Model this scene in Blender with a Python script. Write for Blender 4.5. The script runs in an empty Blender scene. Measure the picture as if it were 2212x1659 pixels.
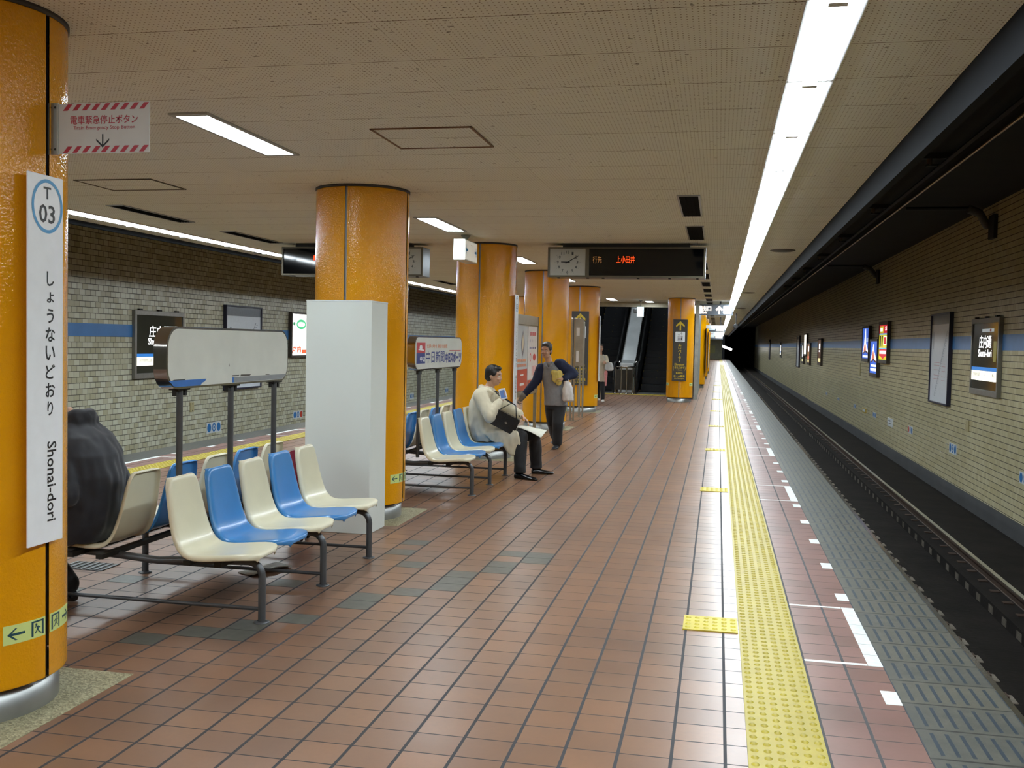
import bpy, bmesh, math, random
from mathutils import Vector, Matrix, noise
random.seed(7)
SC = bpy.context.scene
COL = SC.collection
PI = math.pi

# ------------------------------------------------------------------ camera, world, exposure
YAW, PITCH, ROLL = 0.202769517, 0.0420618, -0.02039648
def cam_matrix():
    cy, sy = math.cos(YAW), math.sin(YAW)
    fwd = Vector((-sy, cy, 0)); right = Vector((cy, sy, 0)); up = Vector((0, 0, 1))
    f2 = fwd*math.cos(PITCH) - up*math.sin(PITCH); u2 = up*math.cos(PITCH) + fwd*math.sin(PITCH)
    r3 = right*math.cos(ROLL) - u2*math.sin(ROLL); u3 = u2*math.cos(ROLL) + right*math.sin(ROLL)
    m = Matrix(((r3.x, u3.x, -f2.x, 0), (r3.y, u3.y, -f2.y, 0), (r3.z, u3.z, -f2.z, 1.55), (0, 0, 0, 1)))
    return m
cd = bpy.data.cameras.new('camera'); cd.lens = 35.1254; cd.sensor_width = 36; cd.clip_start = .05; cd.clip_end = 400
cam = bpy.data.objects.new('camera', cd); COL.objects.link(cam); cam.matrix_world = cam_matrix(); SC.camera = cam
w = bpy.data.worlds.new('world'); SC.world = w; w.use_nodes = True
w.node_tree.nodes['Background'].inputs[0].default_value = (.5, .55, .6, 1)
w.node_tree.nodes['Background'].inputs[1].default_value = .02
SC.view_settings.view_transform = 'Standard'; SC.view_settings.look = 'None'
SC.view_settings.exposure = 0.0; SC.view_settings.gamma = 1; SC.view_settings.use_curve_mapping = False
SC.cycles.max_bounces = 8; SC.cycles.diffuse_bounces = 6; SC.cycles.glossy_bounces = 3; SC.cycles.transmission_bounces = 3
SC.cycles.caustics_reflective = False; SC.cycles.blur_glossy = 1.0; SC.cycles.caustics_refractive = False; SC.cycles.sample_clamp_indirect = 4
SC.cycles.use_denoising = True
L_STRIP = 45.0      # the two continuous lamp rows
L_MID = 45.0        # the recessed lamps over the middle of the platform

# ------------------------------------------------------------------ materials
def lin(c):
    if isinstance(c, str): c = tuple(int(c[i:i+2], 16)/255 for i in (0, 2, 4))
    return tuple(x/12.92 if x <= .04045 else ((x+.055)/1.055)**2.4 for x in c) + (1,)
class NT:
    def __init__(s, name):
        s.mat = bpy.data.materials.new(name); s.mat.use_nodes = True
        s.n = s.mat.node_tree.nodes; s.l = s.mat.node_tree.links; s.bsdf = s.n['Principled BSDF']
    def new(s, t, **k):
        n = s.n.new(t)
        for a, v in k.items(): setattr(n, a, v)
        return n
    def put(s, sock, v):
        if hasattr(v, 'is_output'): s.l.new(v, sock)
        else: sock.default_value = v
    def math(s, op, a, b=0.0, c=0.0):
        n = s.new('ShaderNodeMath', operation=op); s.put(n.inputs[0], a); s.put(n.inputs[1], b); s.put(n.inputs[2], c); return n.outputs[0]
    def mix(s, f, a, b):
        n = s.new('ShaderNodeMix', data_type='RGBA'); s.put(n.inputs['Factor'], f); s.put(n.inputs['A'], a); s.put(n.inputs['B'], b)
        n.inputs['Factor'].default_value if False else None
        return n.outputs['Result']
    def pos(s):
        g = s.new('ShaderNodeNewGeometry'); x = s.new('ShaderNodeSeparateXYZ'); s.l.new(g.outputs['Position'], x.inputs[0]); s._p = g.outputs['Position']; return x.outputs
    def noise(s, scale, vec=None, detail=2, rough=.5):
        n = s.new('ShaderNodeTexNoise'); n.inputs['Scale'].default_value = scale; n.inputs['Detail'].default_value = detail; n.inputs['Roughness'].default_value = rough
        if vec is not None: s.l.new(vec, n.inputs['Vector'])
        return n.outputs['Fac']
    def white(s, a, b):
        c = s.new('ShaderNodeCombineXYZ'); s.put(c.inputs[0], a); s.put(c.inputs[1], b)
        n = s.new('ShaderNodeTexWhiteNoise', noise_dimensions='3D'); s.l.new(c.outputs[0], n.inputs['Vector']); return n.outputs['Value']
    def bump(s, h, strength=.3, dist=.01):
        b = s.new('ShaderNodeBump'); b.inputs['Strength'].default_value = strength; b.inputs['Distance'].default_value = dist
        s.l.new(h, b.inputs['Height']); s.l.new(b.outputs[0], s.bsdf.inputs['Normal'])
    def ramp(s, v, a, b):   # map range clamped to 0..1
        n = s.new('ShaderNodeMapRange'); s.put(n.inputs[0], v); n.inputs[1].default_value = a; n.inputs[2].default_value = b; return n.outputs[0]
MATS = {}
def M(name, col, rough=.5, metal=0., spec=.5, var=.06, vs=14., bump=0., bs=60., coat=0., emit=0., trans=0., alpha=1., sheen=0.):
    """plain procedural material: principled with a noise-varied colour"""
    if name in MATS: return MATS[name]
    t = NT(name); b = t.bsdf; c = lin(col)
    tc = t.new('ShaderNodeTexCoord').outputs['Object']
    if var > 0:
        f = t.noise(vs, tc, 3)
        lo = tuple(x*(1-var*1.6) for x in c[:3])+(1,); hi = tuple(min(1, x*(1+var*1.6)) for x in c[:3])+(1,)
        t.l.new(t.mix(t.ramp(f, .25, .75), lo, hi), b.inputs['Base Color'])
    else: b.inputs['Base Color'].default_value = c
    b.inputs['Roughness'].default_value = rough; b.inputs['Metallic'].default_value = metal; b.inputs['Specular IOR Level'].default_value = spec
    b.inputs['Coat Weight'].default_value = coat; b.inputs['Coat Roughness'].default_value = .08
    if emit: b.inputs['Emission Color'].default_value = c; b.inputs['Emission Strength'].default_value = emit
    if trans: b.inputs['Transmission Weight'].default_value = trans
    b.inputs['Alpha'].default_value = alpha
    if sheen: b.inputs['Sheen Weight'].default_value = sheen
    if bump: t.bump(t.noise(bs, tc, 3), bump, .01)
    MATS[name] = t.mat; return t.mat

# ------------------------------------------------------------------ mesh builder
class F:
    """a flat drawing frame: origin, reading direction, up direction"""
    def __init__(s, o, e1, e2): s.o = Vector(o); s.e1 = Vector(e1); s.e2 = Vector(e2); s.n = s.e1.cross(s.e2)
    def p(s, a, b, c=0.): return s.o + s.e1*a + s.e2*b + s.n*c
class Fcyl:
    """a frame wrapped round an upright cylinder: a runs along the arc, b is up, c is out from the surface"""
    def __init__(s, cx, cy, r, phi, z, sgn=1): s.cx, s.cy, s.r, s.phi, s.z, s.sgn = cx, cy, r, phi, z, sgn
    def p(s, a, b, c=0.):
        t = s.phi + a/s.r; return Vector((s.cx+(s.r+c)*math.cos(t), s.cy+(s.r+c)*math.sin(t), s.z+b))
WORLD = F((0, 0, 0), (1, 0, 0), (0, 1, 0))
_TXT = {}
def text_mesh(s, bold=0.):
    k = (s, bold)
    if k not in _TXT:
        c = bpy.data.curves.new('txt', 'FONT'); c.body = s; c.resolution_u = 2; c.offset = bold
        o = bpy.data.objects.new('txt', c); COL.objects.link(o)
        dg = bpy.context.evaluated_depsgraph_get(); m = bpy.data.meshes.new_from_object(o.evaluated_get(dg))
        _TXT[k] = ([(v.co.x, v.co.y) for v in m.vertices], [tuple(p.vertices) for p in m.polygons])
        bpy.data.objects.remove(o); bpy.data.curves.remove(c); bpy.data.meshes.remove(m)
    return _TXT[k]
class MB:
    def __init__(s): s.v = []; s.f = []; s.m = []; s.s = []
    def add(s, vs, fs, m=0, smooth=False):
        o = len(s.v); s.v += [Vector(v) for v in vs]
        for f in fs: s.f.append([i+o for i in f]); s.m.append(m); s.s.append(smooth)
        return s
    def slab(s, fr, a0, a1, b0, b1, c0, c1, m=0):
        P = [fr.p(a, b, c) for c in (c0, c1) for b in (b0, b1) for a in (a0, a1)]
        return s.add(P, [(0, 2, 3, 1), (4, 5, 7, 6), (0, 1, 5, 4), (2, 6, 7, 3), (0, 4, 6, 2), (1, 3, 7, 5)], m)
    def box(s, x0, x1, y0, y1, z0, z1, m=0): return s.slab(WORLD, x0, x1, y0, y1, z0, z1, m)
    def poly(s, fr, pts, c=0., m=0): return s.add([fr.p(a, b, c) for a, b in pts], [tuple(range(len(pts)))], m)
    def rect(s, fr, a0, a1, b0, b1, c=0., m=0, n=1):
        for i in range(n):
            u, w_ = a0+(a1-a0)*i/n, a0+(a1-a0)*(i+1)/n
            s.poly(fr, [(u, b0), (w_, b0), (w_, b1), (u, b1)], c, m)
        return s
    def disc(s, fr, a, b, ra, rb, c=0., m=0, n=28): return s.poly(fr, [(a+ra*math.cos(2*PI*i/n), b+rb*math.sin(2*PI*i/n)) for i in range(n)], c, m)
    def ring(s, fr, a, b, ra, rb, w_, c=0., m=0, n=40):
        for i in range(n):
            t, u = 2*PI*i/n, 2*PI*(i+1)/n
            s.poly(fr, [(a+(ra-w_)*math.cos(t), b+(rb-w_)*math.sin(t)), (a+ra*math.cos(t), b+rb*math.sin(t)), (a+ra*math.cos(u), b+rb*math.sin(u)), (a+(ra-w_)*math.cos(u), b+(rb-w_)*math.sin(u))], c, m)
        return s
    def prism(s, fr, pts, c0, c1, m=0, smooth=False):
        n = len(pts); P = [fr.p(a, b, c0) for a, b in pts]+[fr.p(a, b, c1) for a, b in pts]
        s.add(P, [tuple(range(n))[::-1], tuple(range(n, 2*n))], m)
        s.add(P, [(i, (i+1) % n, n+(i+1) % n, n+i) for i in range(n)], m, smooth); return s
    def loft(s, rings, m=0, smooth=True, cap=True):
        n = len(rings[0]); vs = [p for r in rings for p in r]
        fs = [(k*n+i, k*n+(i+1) % n, (k+1)*n+(i+1) % n, (k+1)*n+i) for k in range(len(rings)-1) for i in range(n)]
        s.add(vs, fs, m, smooth)
        if cap: s.add(rings[0], [tuple(range(n))[::-1]], m); s.add(rings[-1], [tuple(range(n))], m)
        return s
    def tube(s, pts, r, n=10, m=0, cap=True, smooth=True):
        pts = [Vector(p) for p in pts]; R = r if isinstance(r, (list, tuple)) else [r]*len(pts); rings = []
        ref = None
        for i, p in enumerate(pts):
            d = (pts[min(i+1, len(pts)-1)]-pts[max(i-1, 0)]).normalized()
            if ref is None: ref = d.orthogonal().normalized()
            ref = (ref - d*ref.dot(d)).normalized(); q = d.cross(ref)
            rings.append([p+(ref*math.cos(2*PI*k/n)+q*math.sin(2*PI*k/n))*R[i] for k in range(n)])
        return s.loft(rings, m, smooth, cap)
    def lathe(s, c, prof, n=32, a0=0., a1=2*PI, m=0, smooth=True):
        full = abs(a1-a0-2*PI) < 1e-6; k = n if full else n+1
        vs = [(c[0]+r*math.cos(a0+(a1-a0)*i/n), c[1]+r*math.sin(a0+(a1-a0)*i/n), c[2]+z) for r, z in prof for i in range(k)]
        fs = [(j*k+i, j*k+(i+1) % k, (j+1)*k+(i+1) % k, (j+1)*k+i) for j in range(len(prof)-1) for i in range(n)]
        return s.add(vs, fs, m, smooth)
    def ball(s, c, rx, ry, rz, n=14, m=0):
        c = Vector(c); rings = []
        for j in range(1, n):
            t = PI*j/n; rings.append([c+Vector((rx*math.sin(t)*math.cos(2*PI*i/n), ry*math.sin(t)*math.sin(2*PI*i/n), -rz*math.cos(t))) for i in range(n)])
        s.loft(rings, m, True, False)
        b, u = c-Vector((0, 0, rz)), c+Vector((0, 0, rz))
        s.add([b]+rings[0], [(0, 1+(i+1) % n, 1+i) for i in range(n)], m, True); s.add([u]+rings[-1], [(0, 1+i, 1+(i+1) % n) for i in range(n)], m, True); return s
    def text(s, t, fr, a0, a1, b0, b1, c=0., m=0, bold=0.):
        """lettering fitted into the rectangle a0..a1, b0..b1"""
        V, P = text_mesh(t, bold); xs = [v[0] for v in V]; ys = [v[1] for v in V]
        x0, x1, y0, y1 = min(xs), max(xs), min(ys), max(ys)
        kx = (a1-a0)/max(1e-6, x1-x0); ky = (b1-b0)/max(1e-6, y1-y0)
        return s.add([fr.p(a0+(x-x0)*kx, b0+(y-y0)*ky, c) for x, y in V], P, m)
BASE = {}
def setp(o, label=None, cat=None, group=None, kind=None):
    if label: o['label'] = label
    if cat: o['category'] = cat
    if group: o['group'] = group
    if kind: o['kind'] = kind
    return o
def thing(name, label, cat, base, group=None, kind='thing'):
    o = bpy.data.objects.new(name, None); COL.objects.link(o); o.location = base; o.empty_display_size = .1
    BASE[o.name] = Vector(base); return setp(o, label, cat, group, kind)
def build(mb, name, mats, parent=None, base=None, bevel=0., solid=0., label=None, sub=0, autosm=False):
    """link the collected shapes as ONE mesh object (coordinates are given in the place, origin moves to the base)"""
    me = bpy.data.meshes.new(name); o = bpy.data.objects.new(name, me); COL.objects.link(o)
    if parent is not None:
        root = parent
        while root.parent: root = root.parent
        b = BASE[root.name]; o.parent = parent
    else:
        if base is None:
            n = len(mb.v); base = Vector((sum(v.x for v in mb.v)/n, sum(v.y for v in mb.v)/n, min(v.z for v in mb.v)))
        b = Vector(base); o.location = b; BASE[o.name] = b
    me.from_pydata([tuple(v-b) for v in mb.v], [], mb.f)
    for mt in (mats if isinstance(mats, (list, tuple)) else [mats]): me.materials.append(mt)
    me.polygons.foreach_set('material_index', mb.m); me.polygons.foreach_set('use_smooth', mb.s); me.update()
    if solid: md = o.modifiers.new('thick', 'SOLIDIFY'); md.thickness = solid; md.offset = 0
    if bevel: md = o.modifiers.new('edge', 'BEVEL'); md.width = bevel; md.segments = 2; md.limit_method = 'ANGLE'
    if sub: md = o.modifiers.new('round', 'SUBSURF'); md.levels = sub; md.render_levels = sub
    if label: o['label'] = label
    return o
def one(mb, name, mats, label, cat, group=None, kind='thing', **k): return setp(build(mb, name, mats, **k), label, cat, group, kind)
def struct(mb, name, mats, **k): return setp(build(mb, name, mats, **k), kind='structure')
def dup(root, loc, label=None, group=None, rotz=None):
    r = root.copy(); COL.objects.link(r); r.location = loc; BASE[r.name] = Vector(loc)
    if rotz is not None: r.rotation_euler = (0, 0, rotz)
    if label: r['label'] = label
    if group: r['group'] = group
    for ch in list(root.children):
        c = ch.copy(); COL.objects.link(c); c.parent = r
        for g in list(ch.children):
            d = g.copy(); COL.objects.link(d); d.parent = c
    return r
def arc(c, r, a0, a1, n, ax1, ax2):
    c, ax1, ax2 = Vector(c), Vector(ax1), Vector(ax2)
    return [c+ax1*(r*math.cos(a0+(a1-a0)*i/n))+ax2*(r*math.sin(a0+(a1-a0)*i/n)) for i in range(n+1)]
def rrect(a0, a1, b0, b1, r, n=6):
    out = []
    for cx, cy, t in ((a1-r, b0+r, -PI/2), (a1-r, b1-r, 0), (a0+r, b1-r, PI/2), (a0+r, b0+r, PI)):
        out += [(cx+r*math.cos(t+PI/2*i/n), cy+r*math.sin(t+PI/2*i/n)) for i in range(n+1)]
    return out
# ------------------------------------------------------------------ the place: floor, walls, ceiling, track
Y0, Y1 = -7.0, 118.0
XC = -3.07                      # middle of the island platform
ZC = 2.84                       # ceiling
XR, XL = 4.5, -10.64            # tiled walls beyond the tracks
ER, EL = 1.29, -7.43            # platform edges
def mir(x): return 2*XC - x
def floor_tile(name, x0, px, y0, py, gx, gy, c1, c2, cg, rough=.32):
    t = NT(name); x, y, z = t.pos()
    u = t.math('DIVIDE', t.math('SUBTRACT', x, x0), px); v = t.math('DIVIDE', t.math('SUBTRACT', y, y0), py)
    fu = t.math('ABSOLUTE', t.math('SUBTRACT', t.math('FRACT', u), .5)); fv = t.math('ABSOLUTE', t.math('SUBTRACT', t.math('FRACT', v), .5))
    gu = t.math('GREATER_THAN', fu, .5-gx/px/2); gv = t.math('GREATER_THAN', fv, .5-gy/py/2)
    g = t.math('MAXIMUM', gu, gv)
    r = t.white(t.math('FLOOR', u), t.math('FLOOR', v))
    big = t.noise(1.3, t._p, 4, .6); fine = t.noise(38, t._p, 3)
    base = t.mix(t.math('MULTIPLY', t.math('GREATER_THAN', r, .88), .35), t.mix(r, lin(c1), lin(c2)), lin('5c4a3e'))
    base = t.mix(t.math('MULTIPLY', t.ramp(big, .45, .75), .35), base, lin('4f4038'))
    base = t.mix(t.math('MULTIPLY', t.ramp(fine, .4, .9), .18), base, lin('5d4a40'))
    t.l.new(t.mix(g, base, lin(cg)), t.bsdf.inputs['Base Color'])
    rr = t.math('ADD', t.math('MULTIPLY', g, .4), t.math('ADD', rough-.04, t.math('MULTIPLY', t.noise(2.2, t._p, 2), .1)))
    t.l.new(rr, t.bsdf.inputs['Roughness'])
    t.bump(t.math('SUBTRACT', 1.0, g), .35, .003)
    return t.mat
m_floor = floor_tile('red_clay_tile', .069, .1995, 3.557, .1825, .013, .007, '7a5a45', '8f694f', '303135', .33)
m_strip = floor_tile('red_clay_tile_edge_row', .458, .19, 3.575, .1825, .013, .007, '8a685f', '947067', '434345')
m_strip2 = floor_tile('red_clay_tile_edge_row_far', mir(.458), .19, 3.575, .1825, .013, .007, '8a685f', '947067', '434345')
def edge_block(name, x0):
    t = NT(name); x, y, z = t.pos()
    u = t.math('DIVIDE', t.math('ABSOLUTE', t.math('SUBTRACT', x, x0)), .0575); v = t.math('DIVIDE', t.math('SUBTRACT', y, 3.99), .305)
    fu = t.math('ABSOLUTE', t.math('SUBTRACT', t.math('FRACT', u), .5)); fv = t.math('ABSOLUTE', t.math('SUBTRACT', t.math('FRACT', v), .5))
    rib = t.math('MULTIPLY', t.math('LESS_THAN', fu, .14), t.math('LESS_THAN', fv, .38))
    gr = t.math('GREATER_THAN', fv, .478)
    r = t.white(t.math('FLOOR', v), 3.0); n = t.noise(9, t._p, 4, .6)
    base = t.mix(t.ramp(n, .3, .7), lin('4d4e49'), lin('5f5e55')); base = t.mix(t.math('MULTIPLY', r, .4), base, lin('6a6656'))
    base = t.mix(rib, base, lin('323c46')); base = t.mix(gr, base, lin('353430'))
    t.l.new(base, t.bsdf.inputs['Base Color']); t.bsdf.inputs['Roughness'].default_value = .42
    t.bump(t.math('ADD', t.math('MULTIPLY', rib, 1.0), t.math('MULTIPLY', t.math('SUBTRACT', 1.0, gr), .6)), .5, .004)
    return t.mat
m_edge = edge_block('grey_edge_block', ER+.03); m_edge2 = edge_block('grey_edge_block_far', EL-.03)
m_conc = M('stained_concrete', '55534e', .85, var=.18, vs=3, bump=.3, bs=25)
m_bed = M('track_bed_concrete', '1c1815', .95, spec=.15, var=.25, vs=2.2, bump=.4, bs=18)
YR0, YR1 = .153, .452           # yellow strip
fm = MB()
fm.box(mir(YR0), YR0, Y0, Y1, -.3, 0, 0)
fm.box(YR0, .835, Y0, Y1, -.3, 0, 1); fm.box(mir(.835), mir(YR0), Y0, Y1, -.3, 0, 2)
fm.box(.835, ER, Y0, Y1, -.3, 0, 3); fm.box(EL, mir(.835), Y0, Y1, -.3, 0, 4)
fm.box(mir(1.2), 1.2, Y0, Y1, -1.45, -.3, 5)
struct(fm, 'floor', [m_floor, m_strip, m_strip2, m_edge, m_edge2, m_conc], base=(XC, 50, 0))
# white tile markings and replaced grey tiles laid in the floor
m_white = M('white_tile', 'e9efee', .35, var=.05, vs=30); m_greyt = M('grey_replacement_tile', '5b5a52', .4, var=.1, vs=20)
DOORS = [5.62, 10.94, 15.2, 19.7, 24.3, 29.7, 34.3, 40.0, 45.1]+[50+4.9*k for k in range(13)]
fk = MB()
for sgn in (0, 1):
    X = (lambda a, b: (a, b)) if not sgn else (lambda a, b: (mir(b), mir(a)))
    def q(a, b, y0, y1):
        a, b = X(a, b); fk.box(a, b, y0, y1, -.002, .0012, 0)
    for d in DOORS:
        q(.463, .76, d-.53, d-.5); q(.463, .76, d+.56, d+.59)
        for i in range(6): q(.763, .833, d-.53+i*.187, d-.53+i*.187+.181)
    k = -6
    while 6.38+.9125*k < 112:
        y = 6.38+.9125*k; k += 1
        if any(d-.7 < y < d+.62 for d in DOORS): continue
        q(.763, .833, y, y+.176)
_CELLS = set()
def cell(x, y):
    i = math.floor((x-.069)/.1995); j = math.floor((y-3.557)/.1825); a = .069+i*.1995; b = 3.557+j*.1825
    if (i, j) in _CELLS: return
    _CELLS.add((i, j)); fk.box(a+.0065, a+.193, b+.0035, b+.179, -.002, .0008, 1)
for x, y in [(-2.42, 4.82), (-2.33, 5.0), (-2.2, 5.18), (-2.09, 5.4), (-1.94, 5.7), (-2.1, 5.55), (-1.77, 5.86), (-1.69, 6.16), (-1.55, 6.4), (-1.7, 6.0), (-1.5, 6.6), (-1.46, 6.8), (-1.48, 7.2), (-1.3, 7.0), (-2.0, 6.55), (-2.2, 6.9), (-2.6, 4.66), (-2.8, 4.5), (-2.55, 5.9), (-2.25, 7.3), (-3.6, 5.6), (-3.9, 5.2), (-1.3, 7.2)]: cell(x, y)
struct(fk, 'floor_marking', [m_white, m_greyt], base=(XC, 50, 0))
# washed pebble insets round the pillars
t = NT('washed_pebble'); t.pos(); vo = t.new('ShaderNodeTexVoronoi'); vo.inputs['Scale'].default_value = 130; t.l.new(t._p, vo.inputs['Vector'])
sp = t.new('ShaderNodeSeparateColor'); t.l.new(vo.outputs['Color'], sp.inputs[0])
t.l.new(t.mix(sp.outputs[0], lin('6f6a4e'), lin('b5ae8c')), t.bsdf.inputs['Base Color']); t.bsdf.inputs['Roughness'].default_value = .55; t.bump(vo.outputs['Distance'], .5, .004); m_peb = t.mat
PY = [3.594, 8.325, 13.094, 17.91, 22.69]
for y in PY:
    struct(MB().box(XC-.5, XC+.5, y-.45, y+.47, -.002, .0015), 'floor_inset', m_peb, base=(XC, y, 0))

# walls of glazed tile with a blue band
def wall_mat(name, ca, cb, grout, gv_col, rough=.28):
    t = NT(name); x, y, z = t.pos()
    row = t.math('DIVIDE', t.math('SUBTRACT', z, 1.5), .1); ri = t.math('FLOOR', row)
    off = t.math('MULTIPLY', t.math('MODULO', t.math('ABSOLUTE', ri), 2.0), .5)
    u = t.math('ADD', t.math('DIVIDE', y, .148), off)
    fu = t.math('ABSOLUTE', t.math('SUBTRACT', t.math('FRACT', u), .5)); fv = t.math('ABSOLUTE', t.math('SUBTRACT', t.math('FRACT', row), .5))
    gh = t.math('GREATER_THAN', fv, .445); gv = t.math('GREATER_THAN', fu, .47)
    r = t.white(t.math('FLOOR', u), ri)
    base = t.mix(t.math('POWER', r, 1.3), lin(ca), lin(cb)); base = t.mix(t.math('MULTIPLY', t.ramp(t.noise(.5, t._p, 4, .6), .4, .7), .25), base, lin('7d7558'))
    base = t.mix(gv, base, lin(gv_col)); base = t.mix(gh, base, lin(grout))
    t.l.new(base, t.bsdf.inputs['Base Color']); t.l.new(t.math('ADD', rough, t.math('MULTIPLY', t.math('MAXIMUM', gh, gv), .5)), t.bsdf.inputs['Roughness'])
    t.bump(t.math('SUBTRACT', 1.0, t.math('MAXIMUM', gh, gv)), .4, .004)
    return t.mat
m_wl = wall_mat('glazed_wall_tile', 'd6d6c2', 'b4ae8e', '4f4b40', '5c5848')
m_wr = wall_mat('glazed_wall_tile_ochre', 'cdc6a4', 'b8ad82', '3c382f', 'b5ab84')
m_band = M('blue_band_panel', '3f79b5', .35, var=.05, vs=4)
m_dark = M('dark_tunnel_lining', '161514', .95, var=.2, vs=2); m_dark2 = M('dark_tunnel_wall', '26251f', .9, var=.2, vs=1.5)  # near-black tunnel lining, tone varied at random
YW = 130.0
for nm, xa, xb, mt in (('wall_right', XR, XR+.3, m_wr), ('wall_left', XL-.3, XL, m_wl)):
    mb = MB().box(xa, xb, Y0, YW, -1.02, 4.05, 0)
    struct(mb, nm, [mt], base=((xa+xb)/2, 50, -1))
struct(MB().box(XR-.008, XR, Y0, YW, 1.575, 1.83), 'trim_1', m_band, base=(XR, 50, 1.6))
struct(MB().box(XL, XL+.008, Y0, YW, 1.5, 1.725), 'trim_2', m_band, base=(XL, 50, 1.6))
m_plinth = M('grey_plinth', '404143', .8, var=.16, vs=1.2, bump=.2)
struct(MB().box(XR-.03, XR+.3, Y0, 200, -1.32, -1.02), 'baseboard_right', m_plinth, base=(XR, 50, -1.3))
struct(MB().box(XL-.3, XL+.03, Y0, 200, -1.32, -1.02), 'baseboard_left', m_plinth, base=(XL, 50, -1.3))
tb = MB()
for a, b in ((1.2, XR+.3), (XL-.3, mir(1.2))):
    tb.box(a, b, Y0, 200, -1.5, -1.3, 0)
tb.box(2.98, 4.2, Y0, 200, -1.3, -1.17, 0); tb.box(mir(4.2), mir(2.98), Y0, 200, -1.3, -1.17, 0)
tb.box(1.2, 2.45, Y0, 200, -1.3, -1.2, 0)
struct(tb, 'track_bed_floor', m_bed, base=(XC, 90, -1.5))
tc_ = MB().box(.9, XR+.3, Y0, 200, 4.05, 4.25).box(XL-.3, mir(.9), Y0, 200, 4.05, 4.25)
tc_.box(XR+.05, XR+.35, YW, 200, -1.3, 4.05).box(1.2, XR+.3, 199.7, 200, -1.5, 4.1).box(.36, .42, Y1+.3, 200, -1.4, 4.1)
struct(tc_, 'tunnel_ceiling', m_dark, base=(XC, 90, 4.05))
# perforated ceiling
def ceil_mat():
    t = NT('perforated_ceiling_board'); x, y, z = t.pos()
    def fr(v, o, p): return t.math('ABSOLUTE', t.math('SUBTRACT', t.math('FRACT', t.math('DIVIDE', t.math('SUBTRACT', v, o), p)), .5))
    a = fr(x, .011, .0225); b = fr(y, 0, .03)
    hole = t.math('LESS_THAN', t.math('SQRT', t.math('ADD', t.math('POWER', t.math('MULTIPLY', a, .0225), 2.0), t.math('POWER', t.math('MULTIPLY', b, .03), 2.0))), .0032)
    ly = t.math('GREATER_THAN', fr(y, 6.18, .565), .4945); lx = t.math('GREATER_THAN', fr(x, -.29, 1.13), .4988)
    n = t.noise(55, t._p, 2); spots = t.math('GREATER_THAN', t.noise(26, t._p, 1), .74)
    patch = t.white(t.math('FLOOR', t.math('DIVIDE', t.math('SUBTRACT', x, -.29), 1.13)), t.math('FLOOR', t.math('DIVIDE', t.math('SUBTRACT', y, 6.18), .565)))
    base = t.mix(patch, lin('ebf3f0'), lin('eff7f4'))
    base = t.mix(t.math('MULTIPLY', t.ramp(t.noise(.6, t._p, 3), .4, .7), .2), base, lin('d6d8ce'))
    base = t.mix(hole, base, lin('6f654c')); base = t.mix(t.math('MULTIPLY', ly, t.ramp(n, .3, .5)), base, lin('5b4f3c'))
    base = t.mix(t.math('MULTIPLY', lx, t.math('MULTIPLY', t.ramp(n, .4, .6), .7)), base, lin('5b4f3c')); base = t.mix(t.math('MULTIPLY', spots, .6), base, lin('3a3226'))
    t.l.new(base, t.bsdf.inputs['Base Color']); t.bsdf.inputs['Roughness'].default_value = .75; return t.mat
m_ceil = ceil_mat(); m_fascia = M('grey_fascia', '1d1f22', .95, spec=.1, var=.06, vs=2)
CR, CL = 1.07, mir(1.07)
HX0, HX1, HY0, HY1 = -4.35, -1.32, 31.0, 44.0     # opening over the escalators
cm = MB()
cm.box(CL, CR, Y0, HY0, ZC, ZC+.12, 0); cm.box(CL, HX0, HY0, HY1, ZC, ZC+.12, 0); cm.box(HX1, CR, HY0, HY1, ZC, ZC+.12, 0); cm.box(CL, CR, HY1, Y1, ZC, ZC+.12, 0)
struct(cm, 'ceiling', [m_ceil], base=(XC, 50, ZC))
struct(MB().box(CR, CR+.05, Y0, Y1, 2.65, 4.05), 'trim_3', m_fascia, base=(CR, 50, 2.7))
struct(MB().box(CL-.05, CL, Y0, Y1, 2.785, 4.05), 'trim_4', m_fascia, base=(CL, 50, 2.7))
m_endw = M('pale_end_wall', '8f8e78', .6, var=.08, vs=2)
struct(MB().box(mir(.42), .42, Y1, Y1+.2, -1.4, 3.0), 'wall_end', m_endw, base=(XC, Y1, 0))
struct(MB().box(XL-.3, XR+.3, Y0-.2, Y0, -1.5, 4.1), 'wall_back', m_endw, base=(XC, Y0, 0))
m_door = M('olive_door_panel', '9c9a62', .5); m_panelw = M('pale_notice', 'c8cdd2', .5)
one(MB().box(-1.2, -.35, Y1-.06, Y1, .72, 1.62), 'notice_board', m_door, 'olive yellow board on the pale end wall of the platform', 'notice board', base=(-.8, Y1-.03, .72))
# escalator shaft (dark well above and around the two escalators)
m_shaft = M('dark_shaft_panel', '1b1c1f', .5, var=.1, vs=3); m_head = M('header_beam', 'a09a86', .6)
sh = MB()
sh.box(HX0-.15, HX0, HY0, HY1, -.0, 7.0); sh.box(HX1, HX1+.12, HY0+.4, HY1, 0, 7.0); sh.box(HX0-.15, HX1+.12, HY1, HY1+.15, 0, 7.0); sh.box(HX0-.15, HX1+.12, HY0+1.5, HY1+.15, 7.0, 7.15)
struct(sh, 'wall_shaft', m_shaft, base=(-2.8, 37, 0))
struct(MB().box(HX0-.1, HX1+.1, HY0-.12, HY0, 2.70, ZC+.1).box(HX0-.1, HX1+.1, HY0-.125, HY0+.02, 2.81, 2.83), 'trim_5', m_head, base=(-2.8, HY0, 2.7))
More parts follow.
